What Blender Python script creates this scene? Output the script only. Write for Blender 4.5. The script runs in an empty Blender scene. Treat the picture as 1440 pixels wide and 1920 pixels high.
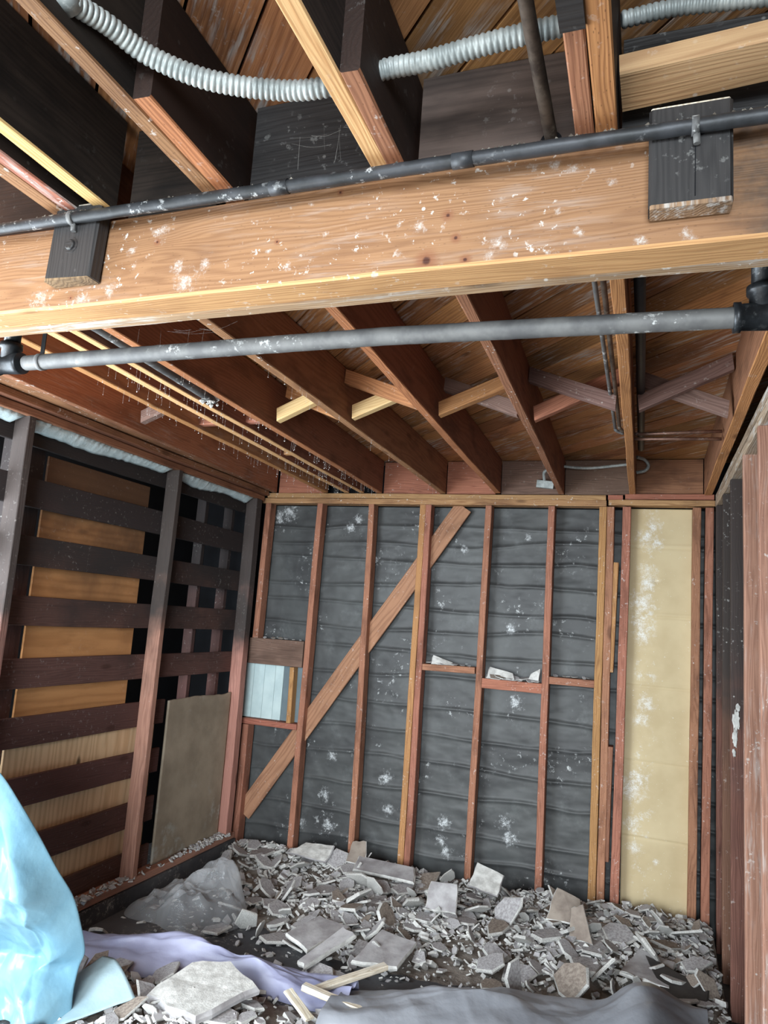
import bpy, bmesh, math, random
import numpy as np
from mathutils import Vector, Matrix, noise as mnoise

sc = bpy.context.scene
COL = sc.collection
R = random.Random(7)

# ------------------------------------------------------------------ camera, light, exposure
cam_d = bpy.data.cameras.new('camera'); cam = bpy.data.objects.new('camera', cam_d); COL.objects.link(cam)
cam_d.sensor_fit = 'VERTICAL'; cam_d.sensor_height = 36.0; cam_d.lens = 1370.0 / 1920.0 * 36.0
cam_d.clip_start = 0.05; cam_d.clip_end = 60
_r = Vector((0.93966, 0.33334, 0.06799)); _u = Vector((-0.0140, -0.16258, 0.98659))
_f = Vector((-0.3400, 0.9290, 0.1480))
_f.normalize(); _r = (_r - _f * _r.dot(_f)).normalized(); _u = _r.cross(_f).normalized()
cam.matrix_world = Matrix(((_r.x, _u.x, -_f.x, 0), (_r.y, _u.y, -_f.y, 0), (_r.z, _u.z, -_f.z, 1.62), (0, 0, 0, 1)))
sc.camera = cam

sc.view_settings.view_transform = 'Standard'; sc.view_settings.look = 'None'
sc.view_settings.gamma = 1; sc.view_settings.use_curve_mapping = False
sc.view_settings.exposure = 0.15

W = bpy.data.worlds.new('world'); sc.world = W; W.use_nodes = True
W.node_tree.nodes['Background'].inputs[0].default_value = (0.78, 0.90, 1.0, 1)
W.node_tree.nodes['Background'].inputs[1].default_value = 1.2

def area(name, loc, target, sx, sy, power, col):
    l = bpy.data.lights.new(name, 'AREA'); l.shape = 'RECTANGLE'; l.size = sx; l.size_y = sy
    l.energy = power; l.color = col
    o = bpy.data.objects.new(name, l); COL.objects.link(o); o.location = loc
    o.rotation_euler = (Vector(target) - Vector(loc)).to_track_quat('-Z', 'Y').to_euler()
    return o
# daylight through the open doorway in the left wall beside the viewer
area('daylight_side', (-2.95, 1.12, 1.25), (0.2, 3.9, 1.35), 1.9, 2.0, 185, (0.85, 0.94, 1.0))
# the wide open side behind the viewer
area('daylight_rear', (1.0, -6.0, 1.9), (-1.6, 4.8, 1.4), 3.4, 3.0, 1000, (0.87, 0.95, 1.0))
# sunlit ground outside the doorway throwing warm light up at the joists
area('ground_bounce', (-1.9, -0.5, 0.12), (-1.3, 2.2, 2.5), 2.2, 1.6, 60, (1.0, 0.94, 0.85))

# ------------------------------------------------------------------ small helpers
def S(r, g, b):
    f = lambda c: (c / 255 / 12.92) if c / 255 <= 0.04045 else ((c / 255 + 0.055) / 1.055) ** 2.4
    return (f(r), f(g), f(b), 1)

def tag(o, label=None, cat=None, group=None, kind='thing'):
    if label: o['label'] = label
    if cat: o['category'] = cat
    if group: o['group'] = group
    if kind: o['kind'] = kind
    return o

def link(name, me, mats, M=None, parent=None):
    o = bpy.data.objects.new(name, me); COL.objects.link(o)
    for m in (mats if isinstance(mats, (list, tuple)) else [mats]):
        if len(me.materials) < 8: me.materials.append(m)
    if parent is not None:
        o.parent = parent; o.matrix_parent_inverse = parent.matrix_world.inverted()
    if M is not None: o.matrix_world = M
    return o

def empty(name, loc):
    o = bpy.data.objects.new(name, None); COL.objects.link(o); o.empty_display_size = 0.05
    o.matrix_world = Matrix.Translation(Vector(loc)); return o

def frame(p0, p1, up):
    X = (Vector(p1) - Vector(p0)).normalized(); Z = Vector(up)
    Z = (Z - X * Z.dot(X)).normalized(); Y = Z.cross(X)
    M = Matrix((X, Y, Z)).transposed().to_4x4(); M.translation = Vector(p0)
    return M

def board(name, p0, p1, w, h, mats, up=(0, 0, 1), bev=0.003, wob=0.0015, parent=None, step=0.12, cut0=0.0, cut1=0.0):
    """a sawn board from p0 to p1; w across, h along up; second material on the underside; cut = end bevel"""
    L = (Vector(p1) - Vector(p0)).length; n = max(1, int(L / step))
    b = min(bev, w * 0.3, h * 0.3); a, c = w / 2, h / 2
    prof = [(-a + b, -c), (a - b, -c), (a, -c + b), (a, c - b), (a - b, c), (-a + b, c), (-a, c - b), (-a, -c + b)]
    V = []; F = []; mi = []
    ph = [R.uniform(0, 6.28) for _ in range(4)]
    for i in range(n + 1):
        x = L * i / n
        dy = wob * (math.sin(x * 1.3 + ph[0]) + 0.5 * math.sin(x * 5.1 + ph[1]))
        dz = wob * (math.sin(x * 1.7 + ph[2]) + 0.5 * math.sin(x * 4.3 + ph[3]))
        for y, z in prof:
            xx = x
            if i == 0: xx += cut0 * (z / h + 0.5)
            if i == n: xx += cut1 * (z / h + 0.5)
            V.append((xx, y + dy + R.uniform(-1, 1) * wob * 0.3, z + dz + R.uniform(-1, 1) * wob * 0.3))
    for i in range(n):
        for j in range(8):
            k = (j + 1) % 8
            F.append((i * 8 + j, (i + 1) * 8 + j, (i + 1) * 8 + k, i * 8 + k)[::-1])
            mi.append(1 if j in (0, 1, 7) else 0)
    F.append(tuple(range(8))[::-1]); mi.append(0)
    F.append(tuple(n * 8 + j for j in range(8))); mi.append(0)
    me = bpy.data.meshes.new(name); me.from_pydata(V, [], F)
    if isinstance(mats, (list, tuple)) and len(mats) > 1:
        me.polygons.foreach_set('material_index', mi)
    bm = bmesh.new(); bm.from_mesh(me); bmesh.ops.recalc_face_normals(bm, faces=bm.faces); bm.to_mesh(me); bm.free()
    return link(name, me, mats, frame(p0, p1, up), parent)

def spline(pts, n=8):
    P = [Vector(p) for p in pts]; P = [P[0] * 2 - P[1]] + P + [P[-1] * 2 - P[-2]]
    out = []
    for i in range(1, len(P) - 2):
        for k in range(n):
            t = k / n; a, b, c, d = P[i - 1], P[i], P[i + 1], P[i + 2]
            out.append(0.5 * (2 * b + (c - a) * t + (2 * a - 5 * b + 4 * c - d) * t * t + (3 * b - a - 3 * c + d) * t ** 3))
    out.append(P[-2]); return out

def tube(name, pts, r, mat, res=14, smooth=None, ribs=None, parent=None, jit=0.0, hollow=False):
    """swept round tube; ribs=(pitch, depth) corrugates it"""
    P = spline(pts, smooth) if smooth else [Vector(p) for p in pts]
    if ribs or jit:
        pitch = ribs[0] / 6 if ribs else 0.02
        d = [0]
        for i in range(1, len(P)): d.append(d[-1] + (P[i] - P[i - 1]).length)
        n = max(2, int(d[-1] / pitch)); Q = []; j = 0
        for i in range(n + 1):
            s = d[-1] * i / n
            while j < len(P) - 2 and d[j + 1] < s: j += 1
            t = (s - d[j]) / max(1e-9, d[j + 1] - d[j]); Q.append(P[j].lerp(P[j + 1], t))
        P = Q
    o0 = P[0].copy(); V = []; F = []
    T = (P[1] - P[0]).normalized(); N = T.orthogonal().normalized()
    s = 0
    for i, p in enumerate(P):
        T2 = (P[min(i + 1, len(P) - 1)] - P[max(i - 1, 0)]).normalized()
        N = (N - T2 * N.dot(T2)).normalized(); B = T2.cross(N)
        if i: s += (P[i] - P[i - 1]).length
        for k in range(res):
            a = 2 * math.pi * k / res
            rr = r(s) if callable(r) else r
            if ribs: rr += ribs[1] * (abs(math.sin(math.pi * (s / ribs[0] + 0.0 * a / 6.283))) ** 0.6 - 0.6)
            if jit: rr += R.uniform(-jit, jit)
            V.append(p - o0 + (N * math.cos(a) + B * math.sin(a)) * rr)
    m = len(P)
    for i in range(m - 1):
        for k in range(res):
            k2 = (k + 1) % res
            F.append((i * res + k, i * res + k2, (i + 1) * res + k2, (i + 1) * res + k))
    F.append(tuple(range(res))[::-1]); F.append(tuple((m - 1) * res + k for k in range(res)))
    me = bpy.data.meshes.new(name); me.from_pydata(V, [], F)
    me.polygons.foreach_set('use_smooth', [len(f) == 4 for f in F])
    return link(name, me, mat, Matrix.Translation(o0), parent)

def merge_mesh(name, chunks, mat, origin, parent=None, mis=None, smooth=False):
    V = []; F = []
    for v, f in chunks:
        o = len(V); V += [tuple(Vector(p) - Vector(origin)) for p in v]; F += [tuple(o + i for i in q) for q in f]
    me = bpy.data.meshes.new(name); me.from_pydata(V, [], F)
    if mis: me.polygons.foreach_set('material_index', mis)
    if smooth: me.polygons.foreach_set('use_smooth', [True] * len(F))
    return link(name, me, mat, Matrix.Translation(Vector(origin)), parent)

def boxvf(x0, x1, y0, y1, z0, z1):
    v = [(x0, y0, z0), (x1, y0, z0), (x1, y1, z0), (x0, y1, z0), (x0, y0, z1), (x1, y0, z1), (x1, y1, z1), (x0, y1, z1)]
    f = [(3, 2, 1, 0), (4, 5, 6, 7), (0, 1, 5, 4), (1, 2, 6, 5), (2, 3, 7, 6), (3, 0, 4, 7)]
    return v, f

# numpy value noise
_rng = np.random.RandomState(3); _tab = _rng.rand(256, 256)
def vnoise(x, y):
    x = np.asarray(x, float); y = np.asarray(y, float)
    xi = np.floor(x).astype(int); yi = np.floor(y).astype(int); fx = x - xi; fy = y - yi
    fx = fx * fx * (3 - 2 * fx); fy = fy * fy * (3 - 2 * fy)
    g = lambda i, j: _tab[i % 256, j % 256]
    return (g(xi, yi) * (1 - fx) + g(xi + 1, yi) * fx) * (1 - fy) + (g(xi, yi + 1) * (1 - fx) + g(xi + 1, yi + 1) * fx) * fy
def fbm(x, y, o=4):
    s = 0; a = 0.5
    for i in range(o):
        s = s + a * (vnoise(x + 17.3 * i, y + 5.1 * i) - 0.5); x = x * 2; y = y * 2; a *= 0.5
    return s

def crumple(u, v, seed, n=9, f=(1.5, 5.0), sharp=1.0):
    rr = np.random.RandomState(seed); o = np.zeros_like(u)
    for i in range(n):
        a = rr.uniform(0, math.pi); q = rr.uniform(*f); ph = rr.uniform(0, 1)
        c = (np.cos(a) * u + np.sin(a) * v) * q + ph + 0.25 * fbm(u * 1.5 + i, v * 1.5, 2)
        tri = 1 - np.abs((c % 1.0) * 2 - 1); m = np.clip(vnoise(u * 2.2 + 7 * i, v * 2.2 + 3 * i) * 2.2 - 0.9, 0, 1)
        o = o + (np.maximum(tri - 0.35, 0) ** sharp) * m / q
    return o
def grid(name, P, mat, origin, parent=None, thick=0.0, smooth=True):
    """P[i][j] numpy (n,m,3) surface"""
    n, m, _ = P.shape
    V = (P.reshape(-1, 3) - np.array(origin)).tolist()
    F = [(i * m + j, (i + 1) * m + j, (i + 1) * m + j + 1, i * m + j + 1) for i in range(n - 1) for j in range(m - 1)]
    me = bpy.data.meshes.new(name); me.from_pydata(V, [], F)
    me.polygons.foreach_set('use_smooth', [smooth] * len(F))
    o = link(name, me, mat, Matrix.Translation(Vector(origin)), parent)
    if thick:
        md = o.modifiers.new('solid', 'SOLIDIFY'); md.thickness = thick; md.offset = 0
    return o

# ------------------------------------------------------------------ materials
class NT:
    def __init__(s, name):
        s.m = bpy.data.materials.new(name); s.m.use_nodes = True; s.t = s.m.node_tree; s.n = s.t.nodes
        s.p = s.n['Principled BSDF']; s.out = s.n['Material Output']
    def new(s, t, **k):
        n = s.n.new(t)
        for a, v in k.items(): setattr(n, a, v)
        return n
    def link(s, a, b): s.t.links.new(a, b)
    def val(s, sock, v):
        if hasattr(v, 'links') or isinstance(v, bpy.types.NodeSocket): s.link(v, sock)
        else: sock.default_value = v
    def math(s, op, a, b=0.0, c=None, clamp=False):
        n = s.new('ShaderNodeMath', operation=op); n.use_clamp = clamp
        s.val(n.inputs[0], a); s.val(n.inputs[1], b)
        if c is not None: s.val(n.inputs[2], c)
        return n.outputs[0]
    def vmath(s, op, a, b):
        n = s.new('ShaderNodeVectorMath', operation=op); s.val(n.inputs[0], a); s.val(n.inputs[1], b); return n.outputs[0]
    def noise(s, vec, scale, detail=3, rough=0.55, dist=0.0):
        n = s.new('ShaderNodeTexNoise'); s.link(vec, n.inputs['Vector'])
        n.inputs['Scale'].default_value = scale; n.inputs['Detail'].default_value = detail
        n.inputs['Roughness'].default_value = rough; n.inputs['Distortion'].default_value = dist
        return n.outputs['Fac']
    def step(s, v, lo, hi, a=0.0, b=1.0):
        n = s.new('ShaderNodeMapRange', interpolation_type='SMOOTHSTEP'); s.val(n.inputs[0], v)
        n.inputs[1].default_value = lo; n.inputs[2].default_value = hi
        n.inputs[3].default_value = a; n.inputs[4].default_value = b
        return n.outputs[0]
    def mix(s, f, a, b, mode='MIX'):
        n = s.new('ShaderNodeMix', data_type='RGBA', blend_type=mode)
        s.val(n.inputs[0], f); s.val(n.inputs[6], a); s.val(n.inputs[7], b); return n.outputs[2]
    def bump(s, h, strength=0.3, dist=0.01):
        n = s.new('ShaderNodeBump'); n.inputs['Strength'].default_value = strength; n.inputs['Distance'].default_value = dist
        s.link(h, n.inputs['Height']); s.link(n.outputs[0], s.p.inputs['Normal'])
    def coord(s, rnd=True):
        tc = s.new('ShaderNodeTexCoord'); v = tc.outputs['Object']; s.raw = v
        if rnd:
            oi = s.new('ShaderNodeObjectInfo'); g = s.new('ShaderNodeNewGeometry')
            s.rand = s.math('FRACT', s.math('ADD', oi.outputs['Random'], s.math('MULTIPLY', g.outputs['Random Per Island'], 7.31)))
            cx = s.new('ShaderNodeCombineXYZ')
            s.link(s.math('MULTIPLY', s.rand, 37.0), cx.inputs[0]); s.link(s.math('MULTIPLY', s.rand, 0.23), cx.inputs[1])
            s.link(s.math('MULTIPLY', s.math('FRACT', s.math('MULTIPLY', s.rand, 13.7)), 0.19), cx.inputs[2])
            v = s.vmath('ADD', v, cx.outputs[0])
        return v
    def blots(s, spots, off, jag=1.6, ns=34.0, lo=0.45, hi=1.1, fade=0.0):
        """mask of irregular splashes at given places on the thing (object x, z)"""
        p = s.vmath('MULTIPLY', s.raw, (1, 0, 1)); m = None
        for x, z, r in spots:
            n = s.new('ShaderNodeVectorMath', operation='DISTANCE'); s.link(p, n.inputs[0]); n.inputs[1].default_value = (x - off[0], 0, z - off[1])
            d = s.math('DIVIDE', n.outputs['Value'], r); m = d if m is None else s.math('MINIMUM', m, d)
        nz = s.math('MULTIPLY', s.math('SUBTRACT', s.noise(s.raw, ns, 5, 0.75), 0.5), jag * 2)
        k = s.step(s.math('ADD', s.math('MULTIPLY', m, 1.15), nz), lo, hi, 1.0, 0.0)
        return s.math('MULTIPLY', k, s.step(s.noise(s.raw, ns * 4.5, 3, 0.7), 0.34, 0.62, 1 - fade, 1.0)) if fade else k
    def done(s, col, rough, spec=0.3, metal=0.0):
        s.val(s.p.inputs['Base Color'], col); s.val(s.p.inputs['Roughness'], rough)
        s.p.inputs['Specular IOR Level'].default_value = spec; s.p.inputs['Metallic'].default_value = metal
        return s.m

def wood(name, light, dark, rough=0.75, spots=0.35, stain=0.4, staincol=(58, 36, 26), freq=750, nails=0.0, knots=0.5,
         soot=None, spec=0.25, vary=0.25, rub=0.0, fine=0.5, sat=0.95, sooty=None, extra=None):
    t = NT(name); v = t.coord()
    sx = t.new('ShaderNodeSeparateXYZ'); t.link(v, sx.inputs[0])
    warp = t.vmath('MULTIPLY', v, (1.1, 9.0, 9.0)); wn = t.noise(warp, 1.0, 3)
    y = t.math('ADD', t.math('ADD', sx.outputs[1], 0.03), t.math('MULTIPLY', t.math('SUBTRACT', wn, 0.5), 0.09))
    z = t.math('ADD', t.math('ADD', sx.outputs[2], 0.05), t.math('MULTIPLY', t.math('SUBTRACT', t.noise(warp, 1.7, 2), 0.5), 0.07))
    d = t.math('SQRT', t.math('ADD', t.math('MULTIPLY', y, y), t.math('MULTIPLY', z, z)))
    ring = t.math('ADD', t.math('MULTIPLY', t.math('SINE', t.math('MULTIPLY', d, freq)), 0.5), 0.5)
    ring = t.math('POWER', ring, 1.6)
    fib = t.noise(t.vmath('MULTIPLY', v, (5.0, 260.0, 260.0)), 1.0, 3)
    f = t.math('ADD', t.math('MULTIPLY', ring, 0.55), t.math('MULTIPLY', t.math('SUBTRACT', fib, 0.3), fine * 1.3), clamp=True)
    col = t.mix(f, S(*light), S(*dark))
    # board to board difference
    hv = t.new('ShaderNodeHueSaturation'); t.link(col, hv.inputs['Color'])
    t.link(t.math('ADD', 1 - vary, t.math('MULTIPLY', t.math('FRACT', t.math('MULTIPLY', t.rand, 5.77)), 2 * vary)), hv.inputs['Value'])
    t.link(t.math('ADD', 0.491, t.math('MULTIPLY', t.math('FRACT', t.math('MULTIPLY', t.rand, 9.1)), 0.018)), hv.inputs['Hue'])
    hv.inputs['Saturation'].default_value = sat
    col = hv.outputs[0]
    if knots:
        vo = t.new('ShaderNodeTexVoronoi'); t.link(t.vmath('MULTIPLY', v, (2.2, 6.0, 6.0)), vo.inputs['Vector']); vo.inputs['Scale'].default_value = 1.0
        col = t.mix(t.step(vo.outputs['Distance'], 0.05, 0.13, knots, 0.0), col, S(52, 30, 20))
    if stain:
        st = t.noise(t.vmath('MULTIPLY', v, (2.2, 7.0, 7.0)), 1.4, 4, 0.6)
        col = t.mix(t.step(st, 0.46, 0.72, 0, stain), col, S(*staincol))
    if soot:
        g = t.new('ShaderNodeNewGeometry'); gs = t.new('ShaderNodeSeparateXYZ'); t.link(g.outputs['Position'], gs.inputs[0])
        k = t.math('ADD', gs.outputs[2], t.math('MULTIPLY', t.math('SUBTRACT', t.noise(g.outputs['Position'], 3.0, 4), 0.5), 1.2))
        col = t.mix(t.step(k, soot[0], soot[1], 0, soot[3]), col, S(*soot[2]))
    if sooty:
        g = t.new('ShaderNodeNewGeometry'); gs = t.new('ShaderNodeSeparateXYZ'); t.link(g.outputs['Position'], gs.inputs[0])
        k = t.math('ADD', gs.outputs[1], t.math('MULTIPLY', t.math('SUBTRACT', t.noise(g.outputs['Position'], 5.0, 4), 0.5), 0.3))
        col = t.mix(t.step(k, sooty[0], sooty[1], sooty[2], 0.0), col, S(24, 21, 20))
    if nails:
        vo = t.new('ShaderNodeTexVoronoi'); t.link(t.vmath('MULTIPLY', v, (9.0, 28.0, 28.0)), vo.inputs['Vector'])
        col = t.mix(t.step(vo.outputs['Distance'], 0.09, 0.15, nails, 0.0), col, S(34, 22, 18))
    if rub:
        rb = t.noise(t.vmath('MULTIPLY', v, (6.0, 60.0, 60.0)), 1.0, 4, 0.65)
        rm = t.noise(v, 2.6, 3)
        col = t.mix(t.math('MULTIPLY', t.step(rb, 0.48, 0.66, 0, rub), t.step(rm, 0.42, 0.62)), col, S(205, 205, 202))
    if spots:
        sp = t.noise(v, 46.0, 3, 0.7); ms = t.noise(v, 4.5, 3)
        col = t.mix(t.math('MULTIPLY', t.step(sp, 0.60, 0.67), t.step(ms, 0.44, 0.62, 0.0, spots)), col, S(226, 226, 222))
        vo = t.new('ShaderNodeTexVoronoi'); t.link(v, vo.inputs['Vector']); vo.inputs['Scale'].default_value = 26.0
        sep = t.new('ShaderNodeSeparateXYZ'); t.link(vo.outputs['Color'], sep.inputs[0])
        dots = t.math('MULTIPLY', t.step(vo.outputs['Distance'], 0.06, 0.14, 1.0, 0.0), t.math('MULTIPLY', t.step(sep.outputs[0], 0.84, 0.86), t.step(ms, 0.40, 0.55)))
        col = t.mix(t.math('MULTIPLY', dots, min(1, spots * 1.6)), col, S(228, 226, 220))
    if extra: col = extra(t, col)
    t.bump(t.math('ADD', fib, t.math('MULTIPLY', ring, 0.3)), 0.25, 0.004)
    return t.done(col, rough, spec)

def metal(name, c1, c2, rough=0.5, met=0.6, blotch=0.3, scale=14, splat=(225, 228, 228), bump=0.15):
    t = NT(name); v = t.coord()
    n = t.noise(v, scale, 4, 0.65)
    col = t.mix(t.step(n, 0.35, 0.65), S(*c1), S(*c2))
    sp = t.noise(v, scale * 3.2, 4, 0.7); ms = t.noise(v, scale * 0.45, 2)
    k = t.math('MULTIPLY', t.step(sp, 0.55, 0.66), t.step(ms, 0.45, 0.62, 0, blotch))
    col = t.mix(k, col, S(*splat))
    t.bump(sp, bump, 0.004)
    t.done(col, rough, 0.5, met); t.link(t.math('MULTIPLY', t.math('SUBTRACT', 1.0, k), met), t.p.inputs['Metallic'])
    return t.m

M = {}
FLOOR_Z = -0.05
def beam_marks(t, col):
    off = (-3.0, 2.405)
    kn = [(-0.374, 2.408, .011), (-0.356, 2.359, .009), (-0.412, 2.318, .02), (-0.335, 2.312, .010), (-0.608, 2.49, .006), (-0.746, 2.397, .006), (-1.055, 2.434, .008), (-1.283, 2.32, .006)]
    col = t.mix(t.blots(kn, off, 0.5, 20, 0.3, 2.0), col, S(132, 88, 62))
    col = t.mix(t.blots([(a, b, c * .5) for a, b, c in kn], off, 0.6, 20, 0.4, 1.2), col, S(72, 40, 30))
    sp = [(-0.964, 2.331, .03), (-0.92, 2.365, .014), (-0.989, 2.362, .02), (-1.052, 2.463, .022), (-1.12, 2.422, .016), (-1.173, 2.329, .018), (-1.248, 2.317, .02), (-1.378, 2.328, .03),
          (-1.111, 2.382, .008), (-0.763, 2.378, .008), (-0.715, 2.339, .011), (-0.47, 2.338, .009), (-0.472, 2.404, .007), (-0.433, 2.393, .016), (-0.272, 2.334, .013), (-0.288, 2.315, .010),
          (-0.139, 2.473, .013), (-0.072, 2.433, .008), (-0.271, 2.43, .007), (-0.165, 2.387, .007), (-0.176, 2.302, .012), (-0.173, 2.483, .012), (-0.121, 2.342, .008), (0.058, 2.315, .014),
          (-0.131, 2.349, .008), (-0.02, 2.313, .012), (-0.635, 2.401, .008), (-0.213, 2.485, .009), (-0.672, 2.472, .006)]
    col = t.mix(t.math('MULTIPLY', t.blots(sp, off, 3.0, 62, -0.7, 1.3, 0.8), 0.8), col, S(206, 204, 200))
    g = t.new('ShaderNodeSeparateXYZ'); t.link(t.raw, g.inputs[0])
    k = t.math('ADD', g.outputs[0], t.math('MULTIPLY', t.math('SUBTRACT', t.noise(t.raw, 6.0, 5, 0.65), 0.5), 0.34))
    return t.mix(t.step(k, 3.08, 3.20, 0, 0.85), col, S(62, 60, 58))  # soot at the right end, also painting in the right block's cast shadow
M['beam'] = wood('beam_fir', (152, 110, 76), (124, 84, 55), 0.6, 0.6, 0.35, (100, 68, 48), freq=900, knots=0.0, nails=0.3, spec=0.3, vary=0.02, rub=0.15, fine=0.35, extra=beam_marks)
M['beam_under'] = wood('beam_underside', (206, 156, 104), (166, 116, 72), 0.7, 0.35, 0.35, (120, 80, 52), freq=800, vary=0.02)
M['ledger'] = wood('ledger_crusted', (196, 168, 128), (150, 116, 78), 0.8, 0.6, 0.45, (95, 72, 52), rub=0.7)
M['joist_dark'] = wood('joist_side_brown', (146, 98, 72), (118, 76, 54), 0.7, 0.05, 0.5, (62, 38, 30), freq=500, vary=0.15, fine=0.3, sooty=(1.25, 1.7, 0.93))
M['joist_bounce_tan'] = wood('joist_side_bounce_tan', (182, 126, 88), (150, 98, 66), 0.7, 0.12, 0.45, (96, 58, 40), freq=500, vary=0.06, fine=0.3, rub=0.2)  # lighter far-left joist sides, floor bounce light painted into the tan
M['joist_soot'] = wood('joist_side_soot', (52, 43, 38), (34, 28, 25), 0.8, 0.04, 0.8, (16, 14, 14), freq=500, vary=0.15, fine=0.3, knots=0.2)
M['joist_edge'] = wood('joist_edge_orange', (196, 134, 82), (142, 88, 52), 0.7, 0.4, 0.35, (92, 56, 38), nails=0.5, freq=900, vary=0.12)
M['joist_edge_pale'] = wood('joist_edge_pale', (226, 186, 126), (188, 138, 80), 0.7, 0.3, 0.2, (120, 80, 50), freq=800, vary=0.08)
M['joist_edge_red'] = wood('joist_edge_reddish', (166, 118, 82), (122, 80, 54), 0.7, 0.7, 0.55, (80, 48, 36), nails=0.5, vary=0.12)
M['joist_edge_chalk'] = wood('joist_edge_chalky', (180, 118, 92), (132, 80, 60), 0.8, 0.8, 0.3, rub=1.0)
M['stud'] = wood('stud_redwood', (168, 114, 88), (132, 84, 62), 0.75, 0.35, 0.6, (84, 52, 40), nails=0.8, freq=800, vary=0.13)
M['stud_gold'] = wood('stud_gold', (186, 134, 84), (142, 92, 56), 0.75, 0.35, 0.3, (86, 52, 34), nails=0.7, vary=0.06)
M['plate'] = wood('plate_fir', (186, 142, 98), (136, 92, 60), 0.78, 0.6, 0.5, (84, 54, 40), nails=0.4, vary=0.12)
M['red'] = wood('redwood_block', (172, 108, 84), (128, 76, 58), 0.75, 0.3, 0.3, (84, 48, 38), vary=0.12)
M['rim_grey'] = wood('rim_grey_brown', (124, 98, 84), (92, 70, 60), 0.8, 0.1, 0.4, (58, 44, 38), vary=0.08)
M['block_grey'] = wood('blocking_smoked_grey', (98, 84, 76), (72, 61, 55), 0.8, 0.08, 0.6, (36, 31, 29), freq=420, vary=0.04)
M['brace'] = wood('brace_fir', (174, 130, 96), (136, 96, 70), 0.8, 0.3, 0.45, (92, 64, 50), freq=420, vary=0.05)
M['left_stud'] = wood('left_wall_stud', (186, 134, 116), (150, 102, 88), 0.8, 0.08, 0.35, (86, 56, 50), soot=(1.15, 1.75, (58, 57, 56), 0.95), vary=0.06)
M['slat'] = wood('skip_sheathing', (100, 70, 64), (76, 53, 48), 0.75, 0.12, 0.4, (64, 46, 42), soot=(1.15, 2.0, (42, 43, 44), 0.88), vary=0.12, fine=0.25)
M['ply_orange'] = wood('plywood_orange', (190, 132, 80), (160, 106, 60), 0.65, 0.06, 0.3, (104, 64, 36), freq=160, knots=0.5, soot=(1.3, 2.3, (70, 53, 43), 0.9), vary=0.03, fine=0.12)
M['ply_pale'] = wood('plywood_pale', (236, 204, 156), (204, 164, 112), 0.7, 0.04, 0.15, (130, 92, 60), freq=200, knots=0.8, vary=0.03, fine=0.15)
M['bridge_new'] = wood('bridging_pale_new', (234, 206, 146), (206, 166, 104), 0.7, 0.08, 0.1, (150, 110, 70), vary=0.05)
M['bridge_tan'] = wood('bridging_tan', (190, 136, 84), (148, 98, 58), 0.72, 0.25, 0.3, vary=0.1)
M['bridge_grey'] = wood('bridging_grey', (140, 112, 102), (104, 80, 72), 0.78, 0.3, 0.3, vary=0.1)
M['subfloor'] = wood('subfloor_planks', (190, 134, 82), (144, 94, 56), 0.7, 0.25, 0.55, (70, 42, 28), freq=380, knots=0.6, vary=0.32, rub=0.75)
M['char'] = wood('charred_block', (52, 50, 50), (34, 33, 34), 0.55, 0.12, 0.4, (20, 20, 21), knots=0, vary=0.05, spec=0.45)
M['char_end'] = wood('charred_block_end', (150, 122, 92), (96, 74, 56), 0.85, 0.8, 0.6, (48, 38, 32), rub=0.6)
M['flat'] = wood('flat_block_tan', (196, 156, 116), (160, 116, 82), 0.7, 0.4, 0.35, (104, 70, 52), vary=0.03)
M['right_red'] = wood('right_wall_stud', (176, 130, 108), (142, 100, 82), 0.75, 0.45, 0.3, (92, 56, 46), nails=0.2, rub=0.35, vary=0.08)
M['right_dark'] = wood('right_wall_stud_smoked', (128, 90, 74), (96, 62, 50), 0.75, 0.3, 0.3, (62, 42, 38), soot=(0.9, 1.6, (56, 54, 53), 0.9), vary=0.06)
M['weathered'] = wood('weathered_plate', (172, 152, 130), (124, 102, 84), 0.8, 0.6, 0.4, (70, 56, 46), rub=0.9)
M['lath'] = wood('lath_chalky', (224, 214, 196), (176, 158, 132), 0.85, 0.6, 0.4, (110, 96, 80), rub=1.0)

M['galv'] = metal('galvanised_flex', (178, 184, 182), (144, 151, 150), 0.55, 0.3, 0.3, 20)
M['pipe_grey'] = metal('grey_steel_pipe', (108, 108, 107), (82, 82, 83), 0.6, 0.15, 0.95, 10, (190, 192, 190))
M['pipe_dark'] = metal('dark_conduit', (64, 66, 70), (44, 46, 48), 0.5, 0.35, 0.6, 12)
M['iron'] = metal('black_iron_fitting', (40, 42, 45), (58, 62, 66), 0.38, 0.5, 0.2, 16)
M['rusty'] = metal('rusty_pipe', (96, 84, 74), (58, 48, 42), 0.55, 0.4, 0.4, 16, (150, 140, 122))
M['abs'] = metal('black_plastic_pipe', (28, 30, 34), (34, 38, 44), 0.55, 0.0, 0.05, 8)
M['copper'] = metal('dull_copper', (150, 116, 100), (112, 84, 74), 0.45, 0.6, 0.3, 14)

def simple(name, c1, c2, rough=0.85, scale=8, spec=0.25, detail=4, bump=0.2, bd=0.004, rnd=True):
    t = NT(name); v = t.coord(rnd); n = t.noise(v, scale, detail, 0.6)
    t.bump(t.noise(v, scale * 5, 4, 0.7), bump, bd)
    return t.done(t.mix(t.step(n, 0.3, 0.7), S(*c1), S(*c2)), rough, spec)

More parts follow.
